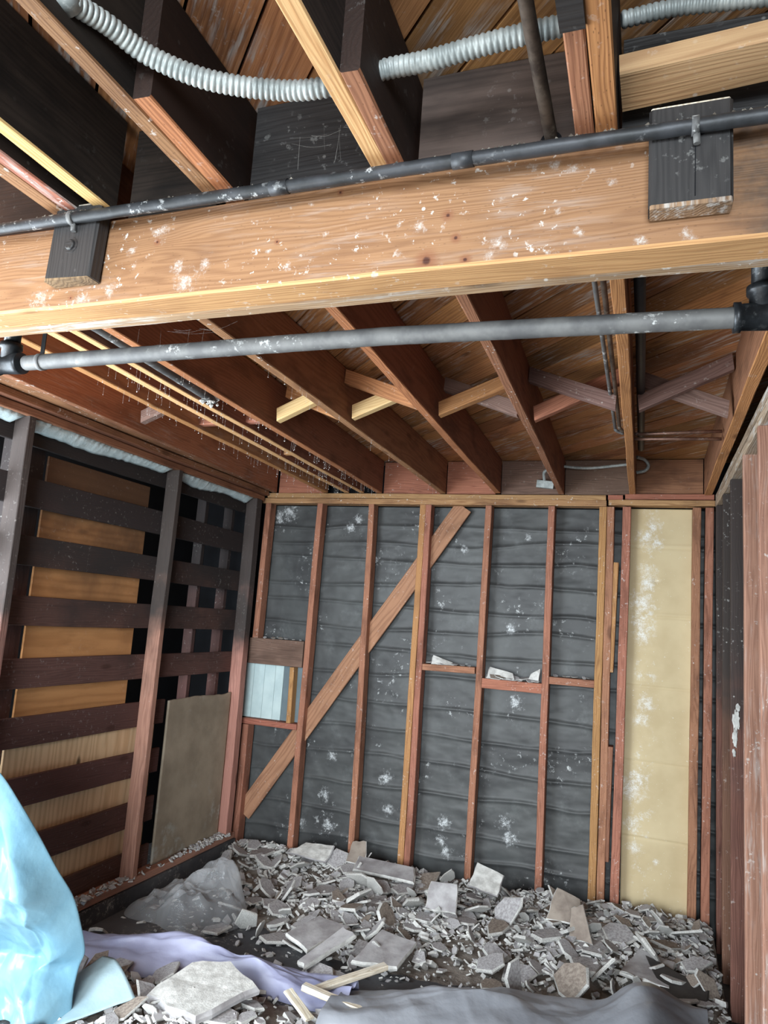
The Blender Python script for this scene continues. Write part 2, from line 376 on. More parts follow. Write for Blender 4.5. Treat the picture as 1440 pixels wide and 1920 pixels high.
M['plaster_face'] = simple('plaster_grey_face', (182, 180, 181), (142, 138, 139), 0.9, 9, bump=0.4)
M['plaster_brown'] = simple('plaster_brown_face', (158, 147, 136), (122, 110, 102), 0.9, 9, bump=0.4)
M['plaster_white'] = simple('plaster_white_edge', (218, 217, 213), (176, 174, 170), 0.9, 22, bump=0.6)
M['crust'] = simple('grey_dust_crust', (170, 164, 152), (92, 84, 76), 0.95, 60, bump=0.8)
M['dustfloor'] = simple('dusty_rubble_bed', (150, 142, 134), (108, 99, 92), 0.95, 14, bump=0.8, bd=0.01)
M['void'] = simple('dark_void_backing', (22, 24, 28), (14, 14, 17), 0.9, 3)  # near-black colour stands in for the unlit voids behind the framing
M['tarpaper'] = simple('torn_felt', (62, 58, 56), (44, 41, 40), 0.8, 12)
M['floor'] = None
def mk_floor():
    t = NT('concrete_floor'); v = t.coord(False)
    col = t.mix(t.step(t.noise(v, 2.2, 5, 0.6), 0.35, 0.65), S(92, 92, 94), S(66, 66, 70))
    dm = t.math('MULTIPLY', t.step(t.noise(v, 30, 4, 0.75), 0.52, 0.66), t.step(t.noise(v, 2.8, 3), 0.45, 0.62))
    col = t.mix(dm, col, S(176, 172, 166))
    t.bump(t.noise(v, 60, 4, 0.7), 0.25, 0.004)
    return t.done(col, 0.75, 0.3)
M['floor'] = mk_floor()
def mk_paper():
    t = NT('black_building_paper'); v = t.coord(False)
    col = t.mix(t.step(t.noise(v, 3.0, 4), 0.35, 0.65), S(74, 76, 76), S(56, 57, 58))
    col = t.mix(t.step(t.noise(v, 5.0, 5, 0.7), 0.52, 0.75, 0, 0.4), col, S(112, 116, 116))
    k = t.math('MULTIPLY', t.step(t.noise(v, 26, 5, 0.75), 0.57, 0.66), t.step(t.noise(v, 3.1, 2), 0.52, 0.64))
    k = t.math('MULTIPLY', k, 0.7)
    col = t.mix(k, col, S(206, 210, 210))
    pp = [(-2.103, .398, .05), (-1.662, .564, .05), (-1.628, .368, .04), (-1.237, .342, .045), (-1.248, .224, .04), (-1.209, .164, .04), (-.837, .402, .05), (-.799, .311, .05), (-2.269, .186, .04), (-2.058, .2, .05),
          (-2.055, 2.281, .045), (-1.997, 2.341, .04), (-2.567, 2.393, .07), (-2.654, 2.35, .06), (-.756, 2.236, .03), (-1.19, 2.151, .03), (-.855, 1.628, .04), (-.8, 1.151, .05), (-1.851, 2.053, .04), (-2.065, .66, .04)]
    col = t.mix(t.blots(pp, (-1.2, FLOOR_Z), 2.6, 40, -0.3, 1.2, 0.85), col, S(214, 218, 220))
    t.bump(t.noise(v, 26, 4, 0.6), 0.12, 0.006)
    return t.done(col, 0.5, 0.45)
M['paper'] = mk_paper()
def mk_card():
    t = NT('tan_fibre_panel'); v = t.coord(False)
    col = t.mix(t.step(t.noise(v, 3.0, 4), 0.3, 0.7), S(206, 188, 150), S(188, 168, 130))
    sx = t.new('ShaderNodeSeparateXYZ'); t.link(v, sx.inputs[0])
    band = t.step(t.math('ABSOLUTE', t.math('ADD', sx.outputs[0], 0.075)), 0.02, 0.09, 1, 0)
    k = t.math('MULTIPLY', t.step(t.noise(v, 13, 6, 0.78), 0.53, 0.66), t.math('MULTIPLY', band, t.step(t.noise(v, 4.0, 3), 0.42, 0.56)))
    col = t.mix(t.math('MULTIPLY', k, 0.6), col, S(226, 228, 226))
    cc = [(0, 2.255, .06), (.031, 2.341, .05), (.06, 2.222, .04), (.005, 1.968, .06), (-.025, 1.849, .08), (.004, 2.052, .05), (-.039, 1.732, .06), (-.022, 1.651, .06), (0, 1.232, .05), (-.03, 1.134, .045), (-.07, .721, .08), (-.04, .787, .06), (-.066, .521, .05), (-.049, .387, .045), (.071, .326, .02)]
    col = t.mix(t.blots(cc, (0.07, 0.0), 2.4, 34, -0.4, 1.4, 0.8), col, S(232, 233, 230))
    k2 = t.step(t.noise(v, 70, 2, 0.6), 0.70, 0.74, 0, 0.6)
    col = t.mix(k2, col, S(222, 220, 210))
    t.bump(t.noise(v, 7, 3), 0.1, 0.01)
    return t.done(col, 0.62, 0.35)
M['card'] = mk_card()
def mk_fibre():
    t = NT('grey_brown_fibreboard'); v = t.coord(False)
    col = t.mix(t.step(t.noise(v, 4.0, 5), 0.3, 0.7), S(166, 153, 134), S(138, 126, 109))
    col = t.mix(t.math('MULTIPLY', t.step(t.noise(v, 9, 5, 0.7), 0.5, 0.65), t.step(t.noise(v, 2.2, 2), 0.48, 0.6, 0, 0.7)), col, S(176, 176, 168))
    t.bump(t.noise(v, 90, 3), 0.3, 0.003)
    return t.done(col, 0.8, 0.25)
M['fibre'] = mk_fibre()
M['paint'] = simple('pale_blue_painted_boards', (196, 214, 214), (176, 196, 198), 0.5, 5, 0.4, bump=0.05)
M['paint_dark'] = simple('slate_painted_boards', (112, 126, 132), (98, 112, 118), 0.5, 5, 0.4, bump=0.05)
M['bead'] = simple('white_plaster_bead', (214, 232, 236), (186, 206, 210), 0.7, 20, bump=0.6)
M['web'] = simple('cobweb_thread', (170, 168, 164), (130, 128, 124), 0.9, 20)

def plastic(name, col, col2, trans=0.0, clear=0.0, rough=0.25, scale=3):
    t = NT(name); v = t.coord(False)
    c = t.mix(t.step(t.noise(v, scale, 3), 0.35, 0.65), S(*col), S(*col2))
    t.bump(t.noise(v, 9, 4, 0.6), 0.25, 0.02)
    t.done(c, rough, 0.5)
    sh = t.p.outputs[0]
    if trans:
        tr = t.new('ShaderNodeBsdfTranslucent'); t.link(c, tr.inputs[0])
        mx = t.new('ShaderNodeMixShader'); mx.inputs[0].default_value = trans
        t.link(sh, mx.inputs[1]); t.link(tr.outputs[0], mx.inputs[2]); sh = mx.outputs[0]
    if clear:
        tp = t.new('ShaderNodeBsdfTransparent'); fr = t.new('ShaderNodeLayerWeight'); fr.inputs[0].default_value = 0.25
        mx = t.new('ShaderNodeMixShader')
        t.link(t.math('SUBTRACT', clear, t.math('MULTIPLY', fr.outputs['Facing'], clear * 0.75), clamp=True), mx.inputs[0])
        t.link(sh, mx.inputs[1]); t.link(tp.outputs[0], mx.inputs[2]); sh = mx.outputs[0]
    t.link(sh, t.out.inputs[0]); return t.m
M['blue_plastic'] = plastic('pale_blue_plastic', (142, 186, 204), (122, 168, 190), 0.15, 0, 0.28)
M['clear_plastic'] = plastic('clear_plastic_film', (214, 216, 218), (190, 192, 196), 0.3, 0.70, 0.12)
M['white_plastic'] = plastic('pale_plastic_flap', (180, 204, 212), (160, 186, 196), 0.2, 0, 0.4)
M['lilac_plastic'] = plastic('lilac_plastic_sheet', (166, 168, 196), (136, 138, 168), 0.1, 0, 0.4)
M['grey_plastic'] = plastic('grey_plastic_sheet', (150, 153, 160), (130, 133, 140), 0.1, 0, 0.4)

FLOOR = -0.05
ZJ, ZT = 2.52, 2.755

# ------------------------------------------------------------------ the setting
v, f = boxvf(-3.4, 0.6, -3.0, 5.3, FLOOR - 0.2, FLOOR)
fl = merge_mesh('floor', [(v, f)], M['floor'], (0, 2, FLOOR)); tag(fl, kind='structure')

# diagonal subfloor planks over the joists, local X along the planks
def build_ceiling():
    ang = -math.pi / 4; pw = 0.135; ch = []
    c = Vector((-1.4, 2.3, ZT)); Rm = Matrix.Rotation(ang, 4, 'Z'); Mw = Matrix.Translation(c) @ Rm
    inv = Rm.inverted()
    x0, x1, y0, y1 = -3.1 + 1.4, 0.62 + 1.4, -1.5 - 2.3, 5.05 - 2.3
    corners = [inv @ Vector(p) for p in ((x0, y0, 0), (x1, y0, 0), (x1, y1, 0), (x0, y1, 0))]
    lo = min(p.y for p in corners); hi = max(p.y for p in corners)
    V = []; F = []
    y = lo
    while y < hi:
        # clip the strip centre line to the rectangle
        def rng(yy):
            t0, t1 = -9, 9
            o = Rm @ Vector((0, yy, 0)); d = Rm @ Vector((1, 0, 0))
            for oo, dd, a, b in ((o.x, d.x, x0, x1), (o.y, d.y, y0, y1)):
                ta, tb = sorted(((a - oo) / dd, (b - oo) / dd)); t0 = max(t0, ta); t1 = min(t1, tb)
            return t0, t1
        a0, a1 = rng(y); b0, b1 = rng(y + pw - 0.007)
        if a1 > a0 + 0.03 and b1 > b0 + 0.03:
            dz = R.uniform(0, 0.003); o = len(V)
            V += [(a0, y, dz), (a1, y, dz), (b1, y + pw - 0.007, dz), (b0, y + pw - 0.007, dz)]
            V += [(p[0], p[1], 0.02) for p in V[o:o + 4]]
            F += [tuple(o + i for i in q) for q in ((3, 2, 1, 0), (4, 5, 6, 7), (0, 1, 5, 4), (1, 2, 6, 5), (2, 3, 7, 6), (3, 0, 4, 7))]
        y += pw
    o = len(V)
    me = bpy.data.meshes.new('ceiling'); me.from_pydata(V, [], F)
    return link('ceiling', me, M['subfloor'], Mw)
tag(build_ceiling(), kind='structure')
# floor above closes the roof
v, f = boxvf(-3.4, 0.62, -1.5, 5.1, ZT + 0.021, ZT + 0.06)
rf = merge_mesh('roof_deck', [(v, f)], M['void'], (0, 2, ZT + 0.03)); rf.name = 'trim_1'; tag(rf, kind='structure')

# back wall: black paper lapped in wrinkled courses
def build_paper():
    xs = np.linspace(-2.76, 0.5, 190); zs = np.linspace(FLOOR, 2.44, 330)
    X, Z = np.meshgrid(xs, zs, indexing='ij')
    Y = np.full_like(X, 4.928)
    seams = [2.289, 2.175, 2.061, 1.891, 1.724, 1.577, 1.442, 1.265, 1.069, .875, .70, .51, .31, .14]
    for k, s in enumerate(seams):
        line = s + 0.045 * fbm(X * 1.6 + 9 * k, X * 0 + k, 3) * 2 + 0.03 * (X + 1.6) * (0.5 if k % 2 else -0.2)
        d = Z - line
        amp = 0.006 + 0.006 * (vnoise(X * 3 + k * 3.3, X * 0 + 2.0) - 0.2)
        Y -= amp * np.exp(-(d / 0.010) ** 2) + 0.003 * np.where(d < 0, np.exp(d / 0.05), 0)
    Y += 0.016 * fbm(X * 5, Z * 9, 5) + 0.010 * np.abs(fbm(X * 7 + Z * 5, Z * 4 - X * 3, 3)) - 0.002
    Y = np.clip(Y, 4.898, 4.945)
    P = np.stack([X, Y, Z], -1)
    return grid('wall_back', P, M['paper'], (-1.2, 4.92, FLOOR))
tag(build_paper(), kind='structure')
v, f = boxvf(-3.4, 0.6, 4.95, 5.1, FLOOR, ZT)
bk = merge_mesh('wall_back_outer', [(v, f)], M['void'], (-1.2, 5.0, FLOOR)); tag(bk, kind='structure'); bk.name = 'wall_north'

v, f = boxvf(-3.4, -3.3, 2.1, 4.95, FLOOR, ZT)
lw = merge_mesh('wall_left', [(v, f)], M['void'], (-3.3, 3.0, FLOOR)); tag(lw, kind='structure')
v, f = boxvf(0.49, 0.6, -1.0, 4.95, FLOOR, ZT)
rw = merge_mesh('wall_right', [(v, f)], M['void'], (0.5, 3.0, FLOOR)); tag(rw, kind='structure')
v, f = boxvf(-2.81, -2.70, 2.14, 4.8, FLOOR, 0.045)
tag(merge_mesh('curb_left', [(v, f)], M['floor'], (-2.75, 3.0, FLOOR)), kind='structure')  # concrete curb put in where dark shade shows under the bottom plate

# ------------------------------------------------------------------ the big beam across the room
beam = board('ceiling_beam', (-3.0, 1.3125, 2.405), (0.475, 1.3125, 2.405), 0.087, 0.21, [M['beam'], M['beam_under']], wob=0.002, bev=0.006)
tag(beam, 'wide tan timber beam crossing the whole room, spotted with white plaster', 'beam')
lg = board('crusted_ledger', (-3.0, 1.379, 2.412), (0.475, 1.379, 2.412), 0.044, 0.222, [M['ledger'], M['ledger']], wob=0.003, bev=0.008, parent=beam)
lg['label'] = 'rough crusted strip along the far lower edge'

def scab(name, x0, x1, z0, z1, label, skew=0.0, bolt=None):
    b = board(name, ((x0 + x1) / 2 - skew, 1.246, z0), ((x0 + x1) / 2 + skew, 1.246, z1), x1 - x0, 0.040,
              [M['char']], up=(0, -1, 0), bev=0.005, wob=0.0012)
    tag(b, label, 'wood block')
    e = board('rough_end', ((x0 + x1) / 2 - skew, 1.246, z0 - 0.004), ((x0 + x1) / 2 - skew, 1.246, z0 + 0.004), x1 - x0 - 0.004, 0.038,
              [M['char_end']], up=(0, -1, 0), bev=0.003, parent=b); e['label'] = 'pale splintered bottom end'
    e = board('chalky_top', ((x0 + x1) / 2 + skew, 1.246, z1 - 0.002), ((x0 + x1) / 2 + skew, 1.246, z1 + 0.005), x1 - x0 - 0.006, 0.036,
              [M['lath']], up=(0, -1, 0), bev=0.003, parent=b); e['label'] = 'top end covered with pale dust'
    return b
b1 = scab('scab_block', -1.325, -1.193, 2.350, 2.525, 'charred block bolted to the beam face near the left end', 0.004)
tube('bolt_head', [(-1.262, 1.2275, 2.428), (-1.262, 1.222, 2.428), (-1.262, 1.219, 2.428)], lambda s: 0.013 if s < 0.006 else 0.010, M['char'], 16, parent=b1)
tube('washer', [(-1.262, 1.2275, 2.428), (-1.262, 1.2245, 2.428)], 0.019, M['char'], 18, parent=b1)
b2 = scab('scab_block', -0.008, 0.125, 2.348, 2.532, 'charred cracked block on the beam face near the right wall')
v, f = boxvf(0.066, 0.0675, 1.2245, 1.2262, 2.36, 2.50)
merge_mesh('crack', [(v, f)], M['void'], (0.066, 1.225, 2.43), parent=b2)

# conduit clipped along the top of the beam
def zc(x): return 2.488 - 0.005 * (x + 1.5)
pts = [(x, 1.238 if -1.33 < x < -1.18 or -0.02 < x < 0.14 else 1.243, zc(x)) for x in np.linspace(-2.2, 0.36, 33)]
pts = [(p[0], 1.213, p[2]) for p in pts]
cond = tube('steel_conduit', pts, 0.0130, M['pipe_dark'], 14, jit=0.0006)
tag(cond, 'thin dark steel conduit clipped along the top edge of the tan beam', 'pipe')
for cx_ in (-1.255, 0.066):
    c = tube('strap', [(cx_ - 0.006, 1.213, zc(cx_)), (cx_ + 0.006, 1.213, zc(cx_))], 0.0160, M['pipe_grey'], 16, parent=cond)
    tube('strap_foot', [(cx_ + 0.002, 1.216, zc(cx_) - 0.012), (cx_ + 0.003, 1.218, zc(cx_) - 0.03)], 0.006, M['pipe_grey'], 10, parent=cond)
for cx_ in (-0.72, -0.335):
    tube('coupling', [(cx_ - 0.02, 1.213, zc(cx_)), (cx_ + 0.02, 1.213, zc(cx_))], 0.0150, M['pipe_dark'], 16, parent=cond)
# dust crust lying on the conduit and beam top
ch = []
for i in range(520):
    x = R.choice([R.uniform(-1.6, 0.3), R.uniform(-0.30, -0.03), R.uniform(-1.36, -1.2), R.uniform(0.12, 0.3)])
    r = R.uniform(0.002, 0.006); a = R.uniform(0, 6.28); y = 1.213 + R.uniform(-0.009, 0.03); z = zc(x) + 0.0125 + R.uniform(-0.001, 0.003) - abs(min(0, y - 1.213)) * 0.5
    vv = [(x + r * math.cos(a + k * 1.57) * R.uniform(.6, 1.4), y + r * math.sin(a + k * 1.57) * R.uniform(.6, 1.4), z - r * 0.5) for k in range(4)] + [(x + R.uniform(-r, r) * .4, y, z + r * R.uniform(.5, 1.1))]
    ch.append((vv, [(0, 1, 4), (1, 2, 4), (2, 3, 4), (3, 0, 4), (3, 2, 1, 0)]))
cr = merge_mesh('dust_crust', ch, M['crust'], (-0.6, 1.22, 2.53), parent=cond); cr['kind'] = 'stuff'

# ------------------------------------------------------------------ joists
JH = ZT - ZJ
def joist(x0, y0, x1, y1, edge, side, label, w=0.038, z=ZJ):
    o = board('floor_joist', (x0, y0, z + JH / 2 - 0.001), (x1, y1, z + JH / 2 - 0.001), w, JH - 0.002, [M[side], M[edge]], wob=0.0022, bev=0.003, step=0.15)
    tag(o, label, 'joist'); return o
jd = 'joist_dark'; js = 'joist_soot'
# beyond the beam (they lap over it towards the viewer)
joist(-2.47, 1.43, -2.64, 4.80, 'joist_edge_red', 'joist_bounce_tan', 'brown ceiling joist closest to the dark left wall')
joist(-2.085, 1.43, -2.225, 4.80, 'joist_edge', 'joist_bounce_tan', 'second ceiling joist from the dark left wall, behind the pipe tee', 0.04)
joist(-1.93, 1.43, -2.055, 4.80, 'joist_edge_pale', jd, 'pale-edged joist, left one of the close pair beside the hidden waste pipe')
joist(-1.836, 1.43, -1.935, 4.80, 'joist_edge_pale', jd, 'pale-edged joist, right one of the close pair beside the hidden waste pipe', 0.036)
joist(-1.69, 1.43, -1.80, 4.80, 'joist_edge', jd, 'orange-edged joist just right of the hidden waste pipe', 0.042)
joist(-1.317, 0.45, -1.337, 4.80, 'joist_edge_red', jd, 'mould-edged joist carrying the first yellow bridging strut', 0.042)
joist(-0.868, 0.955, -0.955, 4.80, 'joist_edge', jd, 'joist lapped over the beam, between the two yellow bridging struts', 0.040)
joist(-0.476, 0.99, -0.535, 4.80, 'joist_edge_red', jd, 'red-brown joist crossed by the middle of the hanging pipe', 0.036)
joist(-0.077, 0.40, -0.093, 4.80, 'joist_edge', jd, 'orange rough-sawn joist standing beside the black plastic pipe', 0.038)
joist(0.335, 1.43, 0.342, 4.80, 'joist_edge', jd, 'ceiling joist tight along the right wall', 0.045)
# on the viewer's side of the beam
joist(-1.193, 0.10, -1.196, 1.262, 'joist_edge_pale', js, 'pale yellow-edged joist ending above the left charred block')
joist(-1.277, 0.10, -1.279, 1.262, 'joist_edge_chalk', js, 'chalky red-edged joist ending above the left charred block')
joist(-0.908, 0.10, -0.909, 1.262, 'joist_edge_red', js, 'weathered near joist left of the corrugated conduit')
joist(-0.515, 0.10, -0.516, 1.262, 'joist_edge_pale', js, 'golden near joist pierced by the corrugated conduit')
jb = joist(-0.117, 0.10, -0.1175, 1.262, 'joist_edge_red', js, 'dark-patched near joist beside the rusty diagonal pipe', 0.034)
v, f = boxvf(-0.136, -0.098, 0.5, 1.0, ZJ - 0.003, ZJ + 0.03)
merge_mesh('tape_wrap', [(v, f)], M['char'], (-0.117, 1.0, ZJ), parent=jb)['label'] = 'blackened tape around the joist edge'

# blocking boards standing on the beam between the near joists
def block(x0, x1, y, z0, z1, m, label, th=0.036, name='joist_blocking', cat='blocking board'):
    o = board(name, (x0, y, (z0 + z1) / 2), (x1, y, (z0 + z1) / 2), th, z1 - z0, [M[m]], wob=0.001)
    tag(o, label, cat); return o
block(-2.4, -1.340, 1.315, ZJ, ZT - .002, jd, 'reddish blocking board on the beam at the far left')
block(-1.172, -0.930, 1.315, ZJ, ZT - .002, 'joist_soot', 'brown blocking board on the beam right of the left charred block')
block(-0.846, -0.536, 1.315, ZJ, ZT - .002, 'char', 'sooty blocking board with a star-cracked knot on the beam')
block(-0.456, -0.136, 1.325, ZJ, ZT - .002, 'block_grey', 'grey-brown blocking board with the pipe hole on the beam')
block(-0.056, 0.48, 1.325, ZJ, ZT - .002, 'char', 'black blocking board on the beam behind the right charred block')
# black disc painted as the shaded hole where the rusty pipe enters
tube('pipe_hole_disc', [(-0.186, 1.306, 2.556), (-0.186, 1.300, 2.556)], 0.021, M['void'], 18, parent=bpy.data.objects['joist_blocking.003'])
fb = board('flat_blocking', (-0.056, 1.222, 2.590), (0.40, 1.212, 2.610), 0.09, 0.042, [M['flat']], up=(0, 0.10, 1))
tag(fb, 'tan flat block between joists above the right charred block', 'blocking board')

# rim pieces at the far ends of the joists
for x0, x1, m, lb in ((-2.62, -2.245, 'red', 'reddish rim block at the back in the far left joist bay'),
                      (-1.78, -1.36, 'red', 'reddish rim block at the back behind the first yellow strut bay'),
                      (-1.315, -0.975, 'red', 'pinkish rim block at the back between the middle joists'),
                      (-0.935, -0.555, 'rim_grey', 'pale grey rim block behind the conduit connector'),
                      (-0.515, -0.112, 'rim_grey', 'brown rim block behind the far sagging flex conduit'),
                      (-0.074, 0.318, 'joist_dark', 'dark brown rim block at the back right corner')):
    block(x0, x1, 4.845, ZJ + 0.002, ZT - .004, m, lb, name='rim_block', cat='rim board')

# ------------------------------------------------------------------ bridging
def strut(p0, p1, m, label, w=0.04, h=0.062):
    o = board('bridging_strut', p0, p1, w, h, [M[m]], bev=0.002, cut0=0.02 if p1[2] > p0[2] else -0.02, cut1=0.02 if p1[2] > p0[2] else -0.02)
    tag(o, label, 'bridging strut'); return o
strut((-2.475, 3.02, 2.575), (-2.165, 3.02, 2.70), 'bridge_grey', 'greyish strut nailed beside the joist by the left wall')
strut((-1.688, 3.02, 2.560), (-1.36, 3.02, 2.70), 'bridge_new', 'fresh yellow strut, leftmost of the new bridging')
strut((-1.665, 3.09, 2.70), (-1.36, 3.09, 2.575), 'bridge_tan', 'tan strut crossing behind the leftmost fresh yellow one')
strut((-1.297, 3.02, 2.560), (-0.94, 3.02, 2.70), 'bridge_new', 'fresh yellow strut with crumbs on top, right of the mould-edged joist')
strut((-1.295, 2.95, 2.71), (-0.94, 2.95, 2.575), 'bridge_tan', 'brown strut crossing in front of the second yellow one')
strut((-0.885, 3.02, 2.560), (-0.53, 3.02, 2.70), 'bridge_tan', 'golden strut between the two middle joists')
strut((-0.865, 3.09, 2.70), (-0.53, 3.09, 2.57), 'bridge_grey', 'grey-violet strut crossing behind the golden one')
strut((-0.478, 3.09, 2.545), (-0.125, 3.09, 2.70), 'red', 'red strut half hidden behind a grey one left of the orange joist')
strut((-0.475, 3.02, 2.70), (-0.12, 3.02, 2.565), 'bridge_grey', 'grey strut sloping down to the orange joist beside the thin pipes')
strut((-0.052, 3.02, 2.555), (0.295, 3.02, 2.71), 'bridge_grey', 'dark brown strut rising to the right wall joist')
strut((-0.05, 3.09, 2.69), (0.303, 3.09, 2.540), 'bridge_grey', 'pale-bottomed strut with a knot, lowest end at the right wall joist')
def sblock(x0, x1, y, z0, z1, m, lb):
    o = board('solid_bridging', (x0, y, (z0 + z1) / 2), (x1, y, (z0 + z1) / 2), 0.038, z1 - z0, [M[m]]); tag(o, lb, 'bridging block')
sblock(-2.132, -2.005, 3.05, 2.535, 2.72, 'red', 'white-spotted solid block between the second joist and the pale pair')
sblock(-1.862, -1.765, 3.05, 2.535, 2.72, 'red', 'small solid block next to the orange-edged joist')
sblock(-1.99, -1.925, 3.70, 2.535, 2.70, 'stud_gold', 'tiny solid block inside the close pair of joists')

# ------------------------------------------------------------------ pipes
hp = tube('hanging_pipe', [(-1.70, 1.55, 2.288), (-0.6, 1.55, 2.291), (0.18, 1.55, 2.276)], 0.0215, M['pipe_grey'], 20, jit=0.0004)
tag(hp, 'long grey steel pipe hanging below the joists behind the beam', 'pipe')
def tee(x, z, top, nm):
    t = tube(nm, [(x - 0.055, 1.55, z), (x - 0.042, 1.55, z), (x - 0.040, 1.55, z), (x + 0.034, 1.55, z), (x + 0.036, 1.55, z), (x + 0.05, 1.55, z)],
             lambda s: 0.031 if s < 0.014 or s > 0.089 else 0.027, M['iron'], 20, parent=hp)
    tube('branch_collar', [(x, 1.55, z + 0.01), (x, 1.55, z + 0.045), (x, 1.55, z + 0.047), (x, 1.55, z + 0.062)], lambda s: 0.026 if s < 0.036 else 0.031, M['iron'], 20, parent=t)
    tube('riser', [(x, 1.55, z + 0.05), (x + 0.004, 1.55, top)], 0.0225, M['iron'], 18, parent=hp)
tee(-1.765, 2.288, 2.66, 'tee_fitting'); tee(0.212, 2.276, 2.66, 'tee_fitting')
hg = tube('hanger_strap', [(-1.652, 1.55, 2.262), (-1.640, 1.55, 2.262)], 0.0, M['iron'], 8, parent=hp)
bpy.data.objects.remove(hg)
tube('hanger_ring', [(-1.650, 1.55, 2.288), (-1.636, 1.55, 2.288)], 0.0245, M['pipe_grey'], 18, parent=hp)
v, f = boxvf(-1.652, -1.638, 1.549, 1.552, 2.308, 2.60)
merge_mesh('hanger_strap', [(v, f)], M['iron'], (-1.645, 1.55, 2.3), parent=hp)

wp = tube('waste_pipe', [(-1.742, 1.43, 2.537), (-1.757, 1.88, 2.537), (-1.815, 2.67, 2.537)], 0.0215, M['pipe_grey'], 18, jit=0.0004)
tag(wp, 'dark pipe running between two joists with a plaster-clogged end', 'pipe')
ch = []
for i in range(40):
    c = Vector((-1.813 + R.uniform(-.024, .024), 2.66 + R.uniform(-.06, .02), 2.532 + R.uniform(-.02, .01))); r = R.uniform(.006, .014)
    ch.append(([tuple(c + Vector(q) * r * R.uniform(.6, 1.3)) for q in ((1, 0, 0), (0, 1, 0), (-1, 0, 0), (0, -1, 0), (0, 0, 1), (0, 0, -1))],
               [(0, 1, 4), (1, 2, 4), (2, 3, 4), (3, 0, 4), (1, 0, 5), (2, 1, 5), (3, 2, 5), (0, 3, 5)]))
merge_mesh('plaster_clog', ch, M['plaster_white'], (-1.808, 2.70, 2.575), parent=wp)

tp = tube('thin_pipe', [(-0.125, 1.43, 2.598), (-0.128, 2.4, 2.60), (-0.132, 3.40, 2.60), (-0.132, 3.47, 2.590), (-0.115, 3.50, 2.575)], 0.0085, M['rusty'], 12, smooth=6)
tag(tp, 'mottled thin pipe running along the left side of the orange joist', 'pipe')
tp = tube('thin_pipe', [(-0.150, 1.43, 2.60), (-0.151, 2.4, 2.60), (-0.152, 3.42, 2.60), (-0.148, 3.50, 2.585), (-0.115, 3.53, 2.575)], 0.0075, M['pipe_grey'], 12, smooth=6)
tag(tp, 'thinner grey pipe paired with the mottled one left of the orange joist', 'pipe')
ab = tube('plastic_pipe', [(-0.030, 1.43, 2.60), (-0.031, 2.4, 2.60), (-0.040, 4.0, 2.62)], 0.0165, M['abs'], 16)
tag(ab, 'black plastic pipe along the right side of the orange joist', 'pipe')
cp = tube('copper_tube', [(-0.066, 3.50, 2.563), (0.10, 3.50, 2.565), (0.309, 3.50, 2.568)], 0.0075, M['copper'], 12)
tag(cp, 'upper of two slim tubes crossing the far right joist bay', 'pipe')
cp = tube('copper_tube', [(-0.066, 3.53, 2.548), (0.10, 3.53, 2.545), (0.309, 3.53, 2.540)], 0.0075, M['copper'], 12)
tag(cp, 'lower of two slim tubes crossing the far right joist bay', 'pipe')

dp = tube('rusty_pipe', [(-0.184, 1.345, 2.552), (-0.19, 1.0, 2.587), (-0.20, 0.4, 2.645)], 0.0125, M['rusty'], 14, jit=0.0004)
tag(dp, 'mottled rusty pipe slanting into the grey-brown blocking board', 'pipe')

fx = tube('flex_conduit', [(-0.886, .78, 2.566), (-.865, .85, 2.577), (-.832, .92, 2.569), (-.749, .98, 2.552), (-.642, 1.04, 2.556), (-.553, 1.06, 2.560), (-.457, 1.09, 2.598), (-.377, 1.09, 2.598), (-.29, 1.09, 2.606), (-.205, 1.095, 2.616), (-.136, 1.10, 2.622)],
          0.0165, M['galv'], 16, smooth=10, ribs=(0.0105, 0.0040))
tag(fx, 'ribbed metal conduit sagging through the near joists at the top', 'conduit')
tube('connector', [(-0.886, .765, 2.572), (-0.886, .80, 2.566)], 0.021, M['galv'], 14, parent=fx)
f2 = tube('flex_conduit', [(-0.056, 1.19, 2.690), (0.03, 1.20, 2.702), (0.12, 1.20, 2.692), (0.23, 1.20, 2.680), (0.33, 1.2, 2.68)], 0.0135, M['galv'], 14, smooth=10, ribs=(0.0105, 0.0035))
tag(f2, 'ribbed metal conduit in the dark top right corner', 'conduit')
f3 = tube('flex_conduit', [(-0.512, 4.70, 2.682), (-0.43, 4.70, 2.673), (-0.339, 4.70, 2.671), (-0.22, 4.70, 2.682), (-0.114, 4.70, 2.694)], 0.009, M['galv'], 12, smooth=10, ribs=(0.010, 0.002))
tag(f3, 'small ribbed conduit sagging between joists at the back', 'conduit')
f4 = tube('flex_conduit', [(-0.072, 4.70, 2.702), (-0.022, 4.69, 2.730), (-0.008, 4.68, 2.768), (-0.03, 4.66, 2.79), (-0.066, 4.62, 2.72)], 0.010, M['galv'], 12, smooth=10, ribs=(0.010, 0.002))
bpy.data.objects.remove(f4)
f4 = tube('flex_conduit', [(-0.072, 4.70, 2.640), (-0.022, 4.69, 2.650), (-0.002, 4.68, 2.680), (-0.025, 4.66, 2.712), (-0.070, 4.62, 2.72)], 0.010, M['galv'], 12, smooth=10, ribs=(0.010, 0.002))
tag(f4, 'curled end of metal conduit right of the orange joist at the back', 'conduit')
f5 = tube('flex_conduit', [(-0.640, 4.82, 2.580), (-0.645, 4.78, 2.62), (-0.640, 4.74, 2.655), (-0.600, 4.72, 2.672), (-0.556, 4.71, 2.680)], 0.010, M['galv'], 12, smooth=10, ribs=(0.010, 0.002))
tag(f5, 'short bent conduit stub with a clamp on the pale grey rim block', 'conduit')
cb = board('clamp', (-0.695, 4.80, 2.590), (-0.585, 4.80, 2.578), 0.03, 0.05, [M['galv']], parent=f5)

